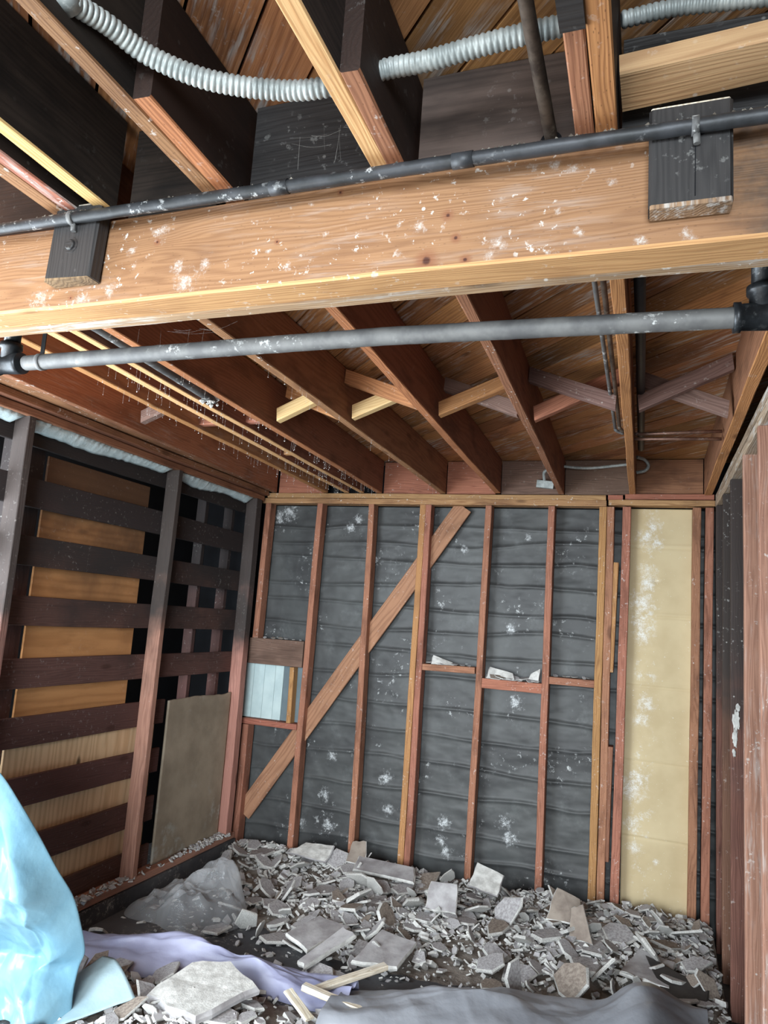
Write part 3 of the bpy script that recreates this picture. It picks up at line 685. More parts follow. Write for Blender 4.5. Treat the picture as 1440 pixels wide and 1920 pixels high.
# ------------------------------------------------------------------ back wall framing
YF = 4.81; D = 0.089; YC = YF + D / 2
def stud(xb, xt, z0, z1, w, m, label, name='wall_stud', yc=YC, d=D):
    o = board(name, (xb, yc, z0), (xt, yc, z1), w, d, [M[m]], up=(0, -1, 0), wob=0.002, step=0.1); tag(o, label, 'stud'); return o
PT = 2.442
stud(-2.700, -2.688, 1.440, PT, 0.044, 'stud', 'short cripple stud above the header in the left back corner')
stud(-2.716, -2.713, 0.0, 0.822, 0.050, 'stud', 'short cripple stud under the sill in the left back corner')
stud(-2.282, -2.264, 0.0, PT, 0.043, 'stud', 'wall stud at the right end of the small opening on the papered wall')
stud(-1.832, -1.858, 0.0, PT, 0.042, 'stud', 'notched wall stud crossed by the upper half of the diagonal brace')
o = stud(-1.482, -1.475, 0.0, PT, 0.041, 'stud_gold', 'golden left half of the doubled stud on the papered wall')
stud(-1.440, -1.433, 0.0, PT, 0.041, 'stud', 'red-brown right half of the doubled stud on the papered wall')
stud(-1.040, -1.014, 0.0, PT, 0.042, 'stud', 'wall stud between the two littered fire blocks')
stud(-0.600, -0.594, 0.0, PT, 0.043, 'stud', 'crooked wall stud between the two lower fire blocks')
stud(-0.282, -0.272, 0.0, PT, 0.045, 'stud_gold', 'stud ending the black paper on its right side')
stud(-0.2365, -0.221, 0.0, PT, 0.044, 'stud', 'stud doubled against the last one of the black paper')
stud(-0.155, -0.128, 0.0, PT, 0.050, 'stud', 'red stud along the left edge of the tan panel')
stud(0.262, 0.285, 0.0, PT, 0.046, 'stud', 'gold-brown stud along the right edge of the tan panel')
stud(0.332, 0.356, 0.0, PT, 0.046, 'stud', 'corner stud where the back wall meets the right wall')
stud(-0.2015, -0.184, 1.406, 2.087, 0.030, 'stud_gold', 'upper filler block between the doubled stud and the red stud', 'filler_block', YC + 0.004)
stud(-0.208, -0.1965, 0.30, 0.962, 0.028, 'stud', 'lower filler block between the doubled stud and the red stud', 'filler_block', YC + 0.004)

def hblock(x0, x1, z0, z1, m, label, name='fire_block', cat='fire block', dz=0.0):
    o = board(name, (x0, YC, (z0 + z1) / 2), (x1, YC, (z0 + z1) / 2 + dz), D - 0.004, z1 - z0, [M[m]]); tag(o, label, cat); return o
hblock(-1.412, -1.054, 1.316, 1.358, 'stud', 'upper fire block right of the doubled stud, strewn with plaster', dz=0.004)
hblock(-1.008, -0.620, 1.236, 1.298, 'red', 'lowest fire block, carrying the large plaster flakes')
hblock(-0.574, -0.300, 1.302, 1.346, 'stud', 'fire block left of the doubled stud at the paper edge')
hblock(-2.74, -2.302, 1.255, 1.438, 'rim_grey', 'deep grey-brown header over the small opening', 'header', 'header')
hblock(-2.745, -2.305, 0.824, 0.864, 'red', 'thin red sill under the small opening', 'sill_plate', 'sill')
stud(-2.372, -2.378, 0.866, 1.253, 0.034, 'stud_gold', 'tiny trimmer stud at the right of the small opening')

# top and bottom plates
def plate(x0, x1, z0, z1, m, label, y=YC, d=D + 0.004, name='wall_plate'):
    o = board(name, (x0, y, (z0 + z1) / 2), (x1, y, (z0 + z1) / 2), d, z1 - z0, [M[m]], wob=0.0015); tag(o, label, 'plate'); return o
plate(-2.74, -0.252, 2.443, 2.482, 'plate', 'long lower top plate over the black-papered wall')
plate(-2.70, -0.256, 2.483, 2.518, 'plate', 'long upper top plate under the joist ends')
plate(-0.238, 0.382, 2.452, 2.487, 'plate', 'short lower top plate over the tan panel', YC - 0.012)
plate(-0.242, -0.152, 2.488, 2.518, 'red', 'small cut piece of upper top plate left of the tan panel', YC - 0.012)
plate(-0.138, 0.378, 2.488, 2.522, 'red', 'reddish upper top plate over the tan panel', YC - 0.012)
plate(-2.74, -0.30, FLOOR, -0.003, 'red', 'bottom plate under the black paper, buried in rubble')
plate(-0.09, 0.38, FLOOR, -0.003, 'red', 'bottom plate under the tan panel, buried in rubble')

# diagonal let-in brace
br = board('diagonal_brace', (-2.70, 4.880, 0.20), (-1.20, 4.880, 2.44), 0.022, 0.125, [M['brace']], up=(-0.83, 0, 0.56), wob=0.001)
# local Y is the thin axis
tag(br, 'long diagonal timber brace behind the studs of the papered wall', 'brace')

# painted boards behind the small opening
pr = empty('painted_panel', (-2.60, 4.885, 0.866)); tag(pr, 'pale blue painted board panel closing the small opening', 'panel')
for i, (a, b, m) in enumerate(((-2.78, -2.712, 'paint'), (-2.710, -2.625, 'paint'), (-2.623, -2.537, 'paint'), (-2.535, -2.47, 'paint'), (-2.468, -2.30, 'paint_dark'))):
    v, f = boxvf(a, b, 4.870 + (0.006 if m == 'paint_dark' else 0), 4.884, 0.868, 1.252)
    o = merge_mesh('painted_board', [(v, f)], M[m], ((a + b) / 2, 4.88, 0.87), parent=pr)
    if m == 'paint_dark': o['label'] = 'slate-blue board'

# tan panel with scored lines
def build_card():
    xs = np.linspace(-0.125, 0.262, 40); zs = np.linspace(-0.01, 2.442, 300)
    X, Z = np.meshgrid(xs, zs, indexing='ij'); Y = np.full_like(X, 4.888)
    for k, s in enumerate((2.194, 1.764, 1.336, .889, .45)):
        d = Z - s + 0.01 * (X - 0.08); Y += 0.006 * np.exp(-(d / 0.006) ** 2) - 0.004 * np.exp(-((d - 0.012) / 0.008) ** 2)
        Y -= 0.006 * np.exp(-(np.abs(d) / 0.12))
    Y += 0.006 * fbm(X * 4, Z * 3, 3)
    dent = np.exp(-((X - 0.05) / 0.015) ** 2 - ((Z - 1.985) / 0.010) ** 2); Y += 0.018 * dent
    return grid('fibre_panel', np.stack([X, np.minimum(Y, 4.897), Z], -1), M['card'], (0.07, 4.89, 0), thick=0.006)
tag(build_card(), 'tall tan fibre panel with horizontal score lines and white smears', 'panel')

# ------------------------------------------------------------------ left wall
XL = -2.70; XS = -2.79
def lstud(y, label, x=XL, z1=2.45, m='left_stud', w=0.042, z0=0.09, lean=0.0):
    o = board('wall_stud', (x - D / 2, y + w / 2, z0), (x - D / 2, y + w / 2 + lean, z1), w, D, [M[m]], up=(1, 0, 0), wob=0.0025, step=0.1); tag(o, label, 'stud'); return o
lstud(2.53, 'smoke-blackened left wall stud nearest the viewer', lean=0.0)
lstud(3.68, 'left wall stud smoked at the top and pink-brown below, mid wall', lean=0.01)
lstud(4.66, 'left wall corner stud edged with flaking white paint', w=0.075)
# skip sheathing boards and what lies behind
bots = [2.33, 2.05, 1.77, 1.486, 1.19, 0.913, 0.630, 0.342, 0.070]
names = ['topmost dark sheathing board under the left wall plate', 'second dark sheathing board from the top of the left wall',
         'third dark sheathing board from the top of the left wall', 'fourth dark sheathing board from the top of the left wall',
         'dark sheathing board in the middle of the left wall, fifth from the top', 'dark sheathing board just above the pale plywood',
         'dark sheathing board crossing the pale plywood, upper of three', 'dark sheathing board crossing the pale plywood, middle of three',
         'lowest dark sheathing board just above the left bottom plate']
for i, z in enumerate(bots):
    y1 = 4.78 if z > 1.1 else 3.93
    o = board('sheathing_board', (XS - 0.011, 2.14, z + 0.07), (XS - 0.011, y1, z + 0.07 + R.uniform(-.004, .004)), 0.020, 0.142 if i else 0.12, [M['slat']], wob=0.002)
    tag(o, names[i], 'sheathing board', 'skip sheathing of the left wall')
def sheet(name, y0, y1, z0, z1, x, m, label, horizontal=True):
    p0, p1 = ((x, y0, (z0 + z1) / 2), (x, y1, (z0 + z1) / 2)) if horizontal else ((x, (y0 + y1) / 2, z0), (x, (y0 + y1) / 2, z1))
    o = board(name, p0, p1, (z1 - z0) if horizontal else (y1 - y0), 0.012, [M[m]], up=(1, 0, 0), wob=0.0, step=0.5)
    tag(o, label, 'plywood sheet'); return o
sheet('plywood_sheet', 2.80, 3.60, 1.00, 2.325, -2.832, 'ply_orange', 'orange-brown plywood sheet behind the upper left wall boards')
sheet('plywood_sheet', 2.77, 3.90, 0.06, 0.985, -2.832, 'ply_pale', 'pale plywood sheet behind the lower left wall boards', False)
for y, lb in ((2.69, 'dark stud left of the plywood behind the left wall boards'), (4.24, 'slim stud seen through the gaps of the farther left wall bay'), (4.58, 'brown stud behind the boards at the left corner')):
    board_o = board('inner_stud', (-2.875, y, FLOOR), (-2.875, y, 2.44), 0.20 if y < 3 else 0.04, 0.07, [M['slat']], up=(1, 0, 0)); tag(board_o, lb, 'stud')
# fibre board leaning in the last bay
def build_fib():
    ys = np.linspace(3.93, 4.655, 60); zs = np.linspace(0.09, 1.05, 70)
    Y, Z = np.meshgrid(ys, zs, indexing='ij'); X = -2.765 + 0.006 * fbm(Y * 4, Z * 4, 3)
    Z = Z + (Z > 1.03) * 0.02 * fbm(Y * 12, Y * 0, 3)
    return grid('fibreboard', np.stack([X, Y, Z], -1), M['fibre'], (-2.765, 4.3, 0.09), thick=0.012)
tag(build_fib(), 'grey-brown fibreboard sheet low in the left back corner', 'board')
board_o = board('wood_offcut', (-2.715, 2.30, FLOOR), (-2.700, 2.36, 1.33), 0.05, 0.03, [M['bridge_tan']], up=(1, 0, 0)); tag(board_o, 'pale wooden strip beside the nearest left wall stud', 'offcut')
# plates
o = board('wall_plate', (-2.745, 2.14, 0.0675), (-2.755, 4.8, 0.0675), 0.09, 0.04, [M['left_stud']]); tag(o, 'bottom plate of the dark left wall', 'plate')
o = board('wall_plate', (-2.74, 2.14, 2.470), (-2.755, 4.78, 2.470), 0.09, 0.038, [M['joist_dark']]); tag(o, 'lower top plate of the left wall above the white plaster bead', 'plate')
o = board('nailer_board', (-2.585, 1.6, 2.548), (-2.705, 4.78, 2.548), 0.17, 0.03, [M['joist_dark'], M['joist_edge_red']]); tag(o, 'flat brown nailer between the left wall plate and the first joist', 'board')
o = board('wall_plate', (-2.715, 1.6, 2.510), (-2.735, 4.78, 2.510), 0.12, 0.036, [M['joist_edge_red'], M['joist_dark']]); tag(o, 'upper top plate of the left wall beneath the first joist', 'plate')
def build_bead(y0, y1):
    n = int((y1 - y0) / 0.012); V = []; F = []
    for i in range(n + 1):
        y = y0 + (y1 - y0) * i / n
        a = 0.022 + 0.022 * vnoise(np.array(y * 3.0), np.array(2.0)) + 0.005 * vnoise(np.array(y * 30.0), np.array(5.0))
        a = float(a) * min(1, i / 4 + .3, (n - i) / 4 + .3)
        q = [(-2.775, 2.452), (-2.775, 2.452 - a * 1.3), (-2.757, 2.452 - a * 1.1), (-2.738 + R.uniform(-.004, .004), 2.452 - a * .6), (-2.722 + R.uniform(-.005, .005), 2.452)]
        V += [(x, y, z) for x, z in q]
    for i in range(n):
        for j in range(5):
            k = (j + 1) % 5; F.append((i * 5 + j, i * 5 + k, (i + 1) * 5 + k, (i + 1) * 5 + j))
    F += [tuple(range(5))[::-1], tuple(n * 5 + j for j in range(5))]
    o = merge_mesh('plaster_bead', [(V, F)], M['bead'], (-2.75, (y0 + y1) / 2, 2.43), smooth=True); return o
tag(build_bead(2.16, 2.525), 'white plaster bead under the left plate, nearest the viewer', 'plaster bead')
tag(build_bead(2.58, 3.67), 'long white plaster bead under the left plate between two studs', 'plaster bead')
tag(build_bead(3.74, 4.65), 'white plaster bead under the left plate near the back corner', 'plaster bead')

# ------------------------------------------------------------------ right wall
def rstud(y, z1, m, label, w=0.045):
    o = board('wall_stud', (0.385 + D / 2, y + w / 2, FLOOR), (0.385 + D / 2, y + w / 2, z1), w, D, [M[m]], up=(-1, 0, 0), wob=0.0015, step=0.1); tag(o, label, 'stud'); return o
rstud(4.715, 2.44, 'right_dark', 'right wall stud tucked into the back corner')
rstud(4.34, 2.44, 'right_dark', 'second right wall stud out from the back corner')
s3 = rstud(3.945, 2.44, 'right_dark', 'smoke-greyed right wall stud with a white plaster patch')
rstud(3.42, 2.44, 'right_red', 'reddish right wall stud next to the smoke-greyed one')
s5 = rstud(2.96, 2.44, 'right_red', 'reddish right wall stud nearest the viewer at the picture edge')
def patch(n0):
    V = []; F = []
    for cz, cxx, rz, rx in ((1.27, .408, .05, .017), (1.19, .402, .045, .012), (1.33, .415, .02, .012), (1.12, .398, .02, .008)):
        o = len(V); n = 22
        for lay, y in ((1.0, 3.9452), (0.8, 3.941)):
            for k in range(n):
                a = 6.2832 * k / n; q = lay * (0.75 + 0.5 * R.random())
                V.append((max(.3855, cxx + rx * q * math.cos(a)), y, cz + rz * q * math.sin(a)))
        F += [tuple(o + n + k for k in range(n))] + [(o + k, o + (k + 1) % n, o + n + (k + 1) % n, o + n + k) for k in range(n)]
    return V, F
ch = [patch(0)]
merge_mesh('plaster_patch', ch, M['plaster_white'], (0.40, 3.943, 1.24), parent=s3)
o = tube('pipe_stub', [(0.470, 2.962, 0.93), (0.448, 2.925, 0.935), (0.430, 2.90, 0.938)], 0.012, M['iron'], 12); tag(o, 'dark metal stub sticking out of the nearest right stud', 'bolt')
o = board('wall_plate', (0.43, 1.45, 2.4625), (0.43, 4.80, 2.4625), 0.09, 0.040, [M['weathered']], wob=0.002); tag(o, 'weathered lower top plate of the right wall', 'plate')
o = board('wall_plate', (0.43, 1.45, 2.5015), (0.43, 4.80, 2.5015), 0.09, 0.034, [M['weathered']], wob=0.002); tag(o, 'weathered upper top plate of the right wall', 'plate')

# ------------------------------------------------------------------ rubble
def gauss(x, y, cx, cy, sx, sy): return np.exp(-((x - cx) / sx) ** 2 - ((y - cy) / sy) ** 2)
def height(x, y):
    x = np.asarray(x, float); y = np.asarray(y, float)
    h = 0.11 * np.exp(-((y - 4.85) / 0.30) ** 2) * (1 / (1 + np.exp((x - 0.42) * 30)))
    h = h + 0.075 * gauss(x, y, -1.25, 4.12, 0.75, 0.36) + 0.085 * gauss(x, y, -0.05, 4.42, 0.50, 0.36)
    h = h + 0.07 * gauss(x, y, -1.5, 2.75, 0.75, 0.30) + 0.04 * gauss(x, y, 0.28, 4.0, 0.15, 0.5)
    h = h * (0.8 + 0.9 * (fbm(x * 3, y * 3, 4) + 0.25))
    return np.maximum(h, 0)
def build_bed():
    xs = np.linspace(-2.68, 0.37, 170); ys = np.linspace(2.0, 4.80, 160)
    X, Y = np.meshgrid(xs, ys, indexing='ij'); H = height(X, Y)
    Z = FLOOR + H - 0.012 + 0.02 * fbm(X * 14, Y * 14, 4) * np.clip(H * 20, 0, 1)
    return grid('dust_bed', np.stack([X, Y, Z], -1), M['dustfloor'], (-1.2, 3.6, FLOOR))
tag(build_bed(), 'grey dust and fine plaster crumbs bedded over the floor', 'rubble', kind='stuff')

def chunk_vf(r, th, n=None, rnd=R):
    """flat broken piece: irregular outline, grey faces, white broken edge. returns verts, faces, material ids"""
    n = n or rnd.randint(5, 8); asp = rnd.uniform(0.45, 1.0)
    ang = sorted(rnd.uniform(0, 2 * math.pi) for _ in range(n))
    ang = [2 * math.pi * (i + rnd.uniform(-.3, .3)) / n for i in range(n)]
    out = [(r * rnd.uniform(.65, 1.1) * math.cos(a), r * asp * rnd.uniform(.65, 1.1) * math.sin(a)) for a in ang]
    V = [(x, y, -th / 2 + rnd.uniform(-.1, .1) * th) for x, y in out]
    V += [(x * rnd.uniform(1.0, 1.05), y * rnd.uniform(1.0, 1.05), 0) for x, y in out]
    V += [(x * rnd.uniform(.90, .98), y * rnd.uniform(.90, .98), th / 2 + rnd.uniform(-.15, .15) * th) for x, y in out]
    F = [tuple(range(n))[::-1], tuple(range(2 * n, 3 * n))]; mi = [1, 0]
    for lv in range(2):
        for i in range(n):
            j = (i + 1) % n; F.append((lv * n + i, lv * n + j, (lv + 1) * n + j, (lv + 1) * n + i)); mi.append(1)
    return V, F, mi

protos = []
for i in range(36):
    V_, F_, mi_ = chunk_vf(1.0, R.uniform(0.10, 0.20))
    me = bpy.data.meshes.new('plaster_piece'); me.from_pydata(V_, [], F_); me.polygons.foreach_set('material_index', mi_)
    me.materials.append(M['plaster_face'] if i % 5 else M['plaster_brown']); me.materials.append(M['plaster_white'])
    protos.append(me)

def vis_lim(x): return 3.19 + (x + 1) * 0.52
zones = [('heap', 'broken plaster piece in the low heap in the middle of the floor', 'plaster pieces in the middle heap'),
         ('back', 'broken plaster piece lying along the foot of the black-papered wall', 'plaster pieces along the back wall'),
         ('right', 'broken plaster piece piled in front of the tan panel', 'plaster pieces below the tan panel'),
         ('front', 'broken plaster piece near the plastic sheets in the foreground', 'plaster pieces in the foreground')]
ZL = {z[0]: z for z in zones}
def piece(x, y, z, r, rot, zone=None, label=None, group=None, me=None, flat=1.0):
    o = bpy.data.objects.new('plaster_piece', me or R.choice(protos)); COL.objects.link(o)
    o.location = (x, y, z); o.rotation_euler = rot; o.scale = (r, r, r * flat)
    if zone: label, group = ZL[zone][1], ZL[zone][2]
    tag(o, label, 'plaster piece', group); return o
def zone_of(x, y):
    if y < vis_lim(x) + 0.22 and y < 3.5: return 'front'
    if y > 4.50 and x < -0.35: return 'back'
    if x > -0.45: return 'right'
    return 'heap'
cnt = 0; tries = 0; placed = []
while cnt < 262 and tries < 60000:
    tries += 1
    x = R.uniform(-2.6, 0.34); y = R.uniform(2.3, 4.76)
    if y < vis_lim(x) - 0.1: continue
    h = float(height(x, y))
    if R.random() > h / 0.10 + 0.015: continue
    if -1.9 < x < -1.15 and y < 3.35 and y > 3.0: continue
    if x < -2.15 and 3.4 < y < 4.4: continue
    r = R.choice([R.uniform(.035, .06), R.uniform(.05, .10), R.uniform(.07, .135)])
    if any((x - a) ** 2 + (y - b) ** 2 < (0.45 * (r + c)) ** 2 for a, b, c in placed): continue
    if x + r > 0.37 or y + r > 4.79 or x - r < -2.68: continue
    t = R.uniform(0, .5) if R.random() < .7 else R.uniform(.4, 1.0)
    zz = FLOOR + h + 0.005 + r * math.sin(t) * 0.45 + R.uniform(0, .02)
    piece(x, y, zz, r, (R.choice([-1, 1]) * t * R.random(), t, R.uniform(0, 6.28)), zone_of(x, y)); placed.append((x, y, r)); cnt += 1

# crumbs nobody could count
def crumbs(name, n, sampler, label):
    V = []; F = []; MI = []; rr = random.Random(11 + n)
    for i in range(n):
        s = sampler(rr)
        if s is None: continue
        x, y, z, r = s
        v_, f_, m_ = chunk_vf(r, r * rr.uniform(.25, .6), rr.randint(4, 6), rr)
        E = Matrix.Rotation(rr.uniform(0, 6.28), 3, 'Z') @ Matrix.Rotation(rr.uniform(-.8, .8), 3, 'X') @ Matrix.Rotation(rr.uniform(-.8, .8), 3, 'Y')
        o = len(V); V += [tuple(E @ Vector(p) + Vector((x, y, z))) for p in v_]; F += [tuple(o + k for k in q) for q in f_]; MI += m_
    me = bpy.data.meshes.new(name); me.from_pydata(V, [], F); me.polygons.foreach_set('material_index', MI)
    o = link(name, me, [M['plaster_face'], M['plaster_white']])
    tag(o, label, 'rubble', kind='stuff'); return o
def smp(rr):
    for _ in range(40):
        x = rr.uniform(-2.66, 0.36); y = rr.uniform(2.2, 4.78)
        if y < vis_lim(x) - 0.15: continue
        h = float(height(x, y))
        if rr.random() < h / 0.09 + 0.02:
            r = rr.choice([rr.uniform(.006, .015), rr.uniform(.01, .022), rr.uniform(.016, .04)])
            return x, y, FLOOR + h + rr.uniform(-.004, .012), r
    return None
crumbs('plaster_rubble', 5600, smp, 'small plaster crumbs and splinters scattered through the whole rubble layer')
def smp2(rr):
    y = rr.choice([rr.uniform(2.4, 4.75), rr.uniform(3.0, 3.7), rr.uniform(4.3, 4.7)]); return -2.725 + rr.uniform(-.03, .03), y, 0.09 + rr.uniform(0, .014), rr.uniform(.006, .022)
crumbs('ledge_crumbs', 420, smp2, 'plaster crumbs lying on the bottom plate of the left wall')

# hero pieces seen one by one in the photograph
def slab(name, corners, th, mats, label, cat='plaster slab', group=None):
    c = sum((Vector(p) for p in corners), Vector()) / len(corners)
    n = (Vector(corners[1]) - Vector(corners[0])).cross(Vector(corners[2]) - Vector(corners[0])).normalized()
    if n.z < 0: n = -n; corners = corners[::-1]
    V = []; k = len(corners); pts = []
    for i in range(k):   # roughen outline
        a, b = Vector(corners[i]), Vector(corners[(i + 1) % k])
        for t in (0, .25, .5, .75): pts.append(a.lerp(b, t) + (a - c) * R.uniform(-.05, .05))
    k = len(pts)
    V = [tuple(p - c - n * th) for p in pts] + [tuple(p - c + (p - c) * .02 - n * th * .5) for p in pts] + [tuple((p - c) * R.uniform(.95, .99)) for p in pts]
    F = [tuple(range(k))[::-1], tuple(range(2 * k, 3 * k))]; mi = [1, 0]
    for lv in range(2):
        for i in range(k): F.append((lv * k + i, lv * k + (i + 1) % k, (lv + 1) * k + (i + 1) % k, (lv + 1) * k + i)); mi.append(1)
    me = bpy.data.meshes.new(name); me.from_pydata(V, [], F); me.polygons.foreach_set('material_index', mi)
    o = link(name, me, mats, Matrix.Translation(c)); tag(o, label, cat, group); return o
PF = [M['plaster_face'], M['plaster_white']]; PW = [M['plaster_white'], M['plaster_face']]; PB = [M['plaster_brown'], M['plaster_white']]
slab('plaster_slab', [(-1.52, 3.40, .02), (-1.47, 3.36, .02), (-1.33, 3.66, .085), (-1.42, 3.70, .085)], .022, PF, 'long pale plaster slab propped at the front edge of the middle heap')
slab('plaster_slab', [(-1.70, 3.62, .03), (-1.52, 3.50, .03), (-1.42, 3.80, .05), (-1.62, 3.86, .05)], .02, PF, 'wide grey plaster slab left of the long propped slab')
slab('plaster_slab', [(-1.30, 3.52, .02), (-1.08, 3.56, .02), (-1.06, 3.80, .05), (-1.26, 3.84, .06)], .02, PF, 'wide grey plaster slab right of the long propped slab')
slab('plaster_slab', [(-1.13, 4.18, .07), (-0.96, 4.20, .07), (-0.98, 4.30, .19), (-1.13, 4.28, .19)], .016, PF, 'dark grey slab standing up at the back of the middle heap')
slab('plaster_slab', [(-0.36, 4.25, .05), (-0.24, 4.22, .05), (-0.30, 4.32, .20), (-0.36, 4.33, .17)], .016, PB, 'brown slab standing up in front of the doubled stud')
slab('plaster_slab', [(-1.70, 4.55, .08), (-1.30, 4.52, .08), (-1.34, 4.66, .12), (-1.72, 4.68, .12)], .018, PF, 'broad grey slab lying in front of the doubled stud')
slab('plaster_slab', [(-0.98, 4.58, .10), (-0.80, 4.56, .08), (-0.78, 4.66, .17), (-0.95, 4.68, .21)], .014, PW, 'pale slab leaning on the paper right of the fire-blocked stud')
slab('plaster_slab', [(-2.20, 4.62, .08), (-1.92, 4.60, .07), (-1.90, 4.70, .15), (-2.12, 4.72, .13)], .016, PW, 'pale slab lying against the paper right of the small opening')
slab('plaster_slab', [(-1.80, 4.66, .08), (-1.66, 4.64, .08), (-1.70, 4.74, .2), (-1.80, 4.75, .18)], .012, PB, 'tan flake leaning between the notched stud and the doubled stud')
slab('plaster_slab', [(-0.5, 4.42, .06), (-0.30, 4.40, .06), (-0.33, 4.52, .16), (-0.46, 4.54, .2)], .014, PB, 'brown rounded flake right of the crooked stud')
slab('plaster_slab', [(-1.92, 2.78, .04), (-1.62, 2.70, .06), (-1.50, 2.98, .08), (-1.70, 3.08, .10), (-1.86, 3.02, .09)], .03, PW, 'big pale plaster lump at the bottom edge of the picture')
slab('plaster_slab', [(-0.10, 4.02, .03), (0.12, 3.96, .03), (0.16, 4.22, .05), (-0.02, 4.26, .06)], .018, PF, 'flat grey slab right behind the grey plastic peak')
slab('felt_sheet', [(0.02, 4.20, .06), (0.30, 4.00, .05), (0.24, 3.72, -.0), (0.12, 3.80, .0)], .008, [M['tarpaper'], M['tarpaper']], 'dark torn felt sheet between grey plastic and right wall', 'felt sheet')
# lath sticks in the foreground
def stick(p0, p1, w, h, label):
    o = board('lath_stick', p0, p1, w, h, [M['lath']], bev=0.004, wob=0.003, step=0.03); tag(o, label, 'lath')
stick((-1.32, 3.16, .035), (-1.09, 3.42, .075), .045, .022, 'crusted lath lying upper right of the crossed pair')
stick((-1.36, 3.12, .055), (-1.02, 3.10, .02), .040, .024, 'crusted lath lying lower right of the crossed pair')
stick((-1.40, 3.05, .06), (-1.26, 2.98, .01), .045, .012, 'short splintered lath under the crossed pair')
# flakes on the fire blocks
for lb, xs_, z, n, rr_ in (('plaster flake on the upper fire block right of the doubled stud', (-1.38, -1.08), 1.362, 7, .035),
                           ('plaster flake on the lowest fire block', (-0.97, -0.65), 1.300, 9, .05),
                           ('plaster flake on the fire block left of the paper edge', (-0.55, -0.32), 1.350, 6, .03),
                           ('plaster flake on the header over the small opening', (-2.66, -2.34), 1.442, 6, .022)):
    for k in range(n):
        x = xs_[0] + (xs_[1] - xs_[0]) * (k + R.uniform(.1, .9)) / n
        r = rr_ * R.uniform(.4, 1.1)
        piece(x, YC + R.uniform(-.02, .02), z + r * .3, r, (R.uniform(.1, .7), R.uniform(-.2, .2), R.uniform(-.4, .4)), None, lb, lb.replace('flake', 'flakes'), flat=.8)
slab('plaster_flake', [(-0.985, 4.84, 1.30), (-0.80, 4.84, 1.30), (-0.81, 4.87, 1.345), (-0.97, 4.88, 1.375)], .012, PW, 'large pale flake standing at the left end of the lowest fire block', 'plaster flake')
slab('plaster_flake', [(-0.72, 4.85, 1.30), (-0.645, 4.85, 1.30), (-0.64, 4.88, 1.39), (-0.70, 4.88, 1.35)], .012, PW, 'pointed tan flake at the right end of the lowest fire block', 'plaster flake')
slab('plaster_flake', [(-1.36, 4.84, 1.36), (-1.20, 4.84, 1.36), (-1.22, 4.87, 1.38), (-1.36, 4.88, 1.42)], .012, PW, 'long pale flake at the left end of the upper fire block', 'plaster flake')

# ------------------------------------------------------------------ plastic sheets
def build_blue():
    # ridge line of the draped sheet, from the floor up to where it hangs out of view
    Rg = spline([(-2.13, 2.62, FLOOR + .01), (-2.14, 2.62, .06), (-2.16, 2.66, .14), (-2.14, 2.66, .21), (-2.13, 2.60, .34), (-2.15, 2.56, .45), (-2.16, 2.46, .58), (-2.17, 2.36, .72), (-2.19, 2.26, .86), (-2.20, 2.16, .98), (-2.2, 2.05, 1.06)], 20)
    n = len(Rg); m = 170; P = np.zeros((n, m, 3))
    for i, p in enumerate(Rg):
        t = i / (n - 1)
        for j in range(m):
            s = j / (m - 1)
            back = max(0, 0.12 - s) / 0.12            # rolls over the ridge to its far side
            q = s - 0.12
            x = p.x - 0.10 - max(q, 0) * 0.75 + (0.10 * (1 - (1 - min(1, max(q, 0) / 0.12)) ** 2) if q > 0 else 0) * 1.0 - 0.0
            x = p.x - max(q, 0) * 0.62 - back * 0.20
            y = p.y - max(q, 0) * 0.55 + back * 0.10 - 0.05 * math.sin(min(1, max(q, 0) / .2) * math.pi)
            z = p.z + 0.22 * max(q, 0) * t - back * 0.12 * t
            P[i, j] = (x, y, max(FLOOR + 0.004, z))
    I, J = np.meshgrid(np.linspace(0, 1, n), np.linspace(0, 1, m), indexing='ij')
    w = crumple(I * 1.8, J * 1.8, 5, 11, (0.7, 2.2)) * 0.20 + crumple(I * 1.8, J * 1.8, 6, 10, (2.5, 6.0)) * 0.10 + 0.01 * fbm(I * 3, J * 3, 2)
    w = (w - w.mean()) * np.clip((J - 0.12) * 5, 0, 1)
    P[:, :, 0] += w * 0.25; P[:, :, 1] -= w * 0.9
    return grid('plastic_sheet', P, M['blue_plastic'], (-2.3, 2.4, FLOOR))
tag(build_blue(), 'large pale blue plastic sheet draped in the lower left foreground', 'plastic sheet')

def build_flap():
    A, B_, C_, D_ = map(Vector, ((-2.22, 2.88, .10), (-1.93, 2.74, .07), (-2.16, 2.50, FLOOR + .02), (-2.36, 2.70, FLOOR + .02)))
    n = 26; P = np.zeros((n, n, 3))
    for i in range(n):
        for j in range(n):
            s, t = i / (n - 1), j / (n - 1)
            p = A.lerp(B_, s).lerp(D_.lerp(C_, s), t); p.z += 0.03 * math.sin(s * 3.1) * (1 - t) - 0.02 * abs(s - .35) * 2 * (1 - t)
            P[i, j] = p
    P[:, :, 2] += 0.012 * fbm(P[:, :, 0] * 9, P[:, :, 1] * 9, 3)
    return grid('plastic_flap', P, M['white_plastic'], (-2.15, 2.7, 0), thick=0.003)
tag(build_flap(), 'loose pale triangular flap lying right of the blue plastic sheet', 'plastic sheet')

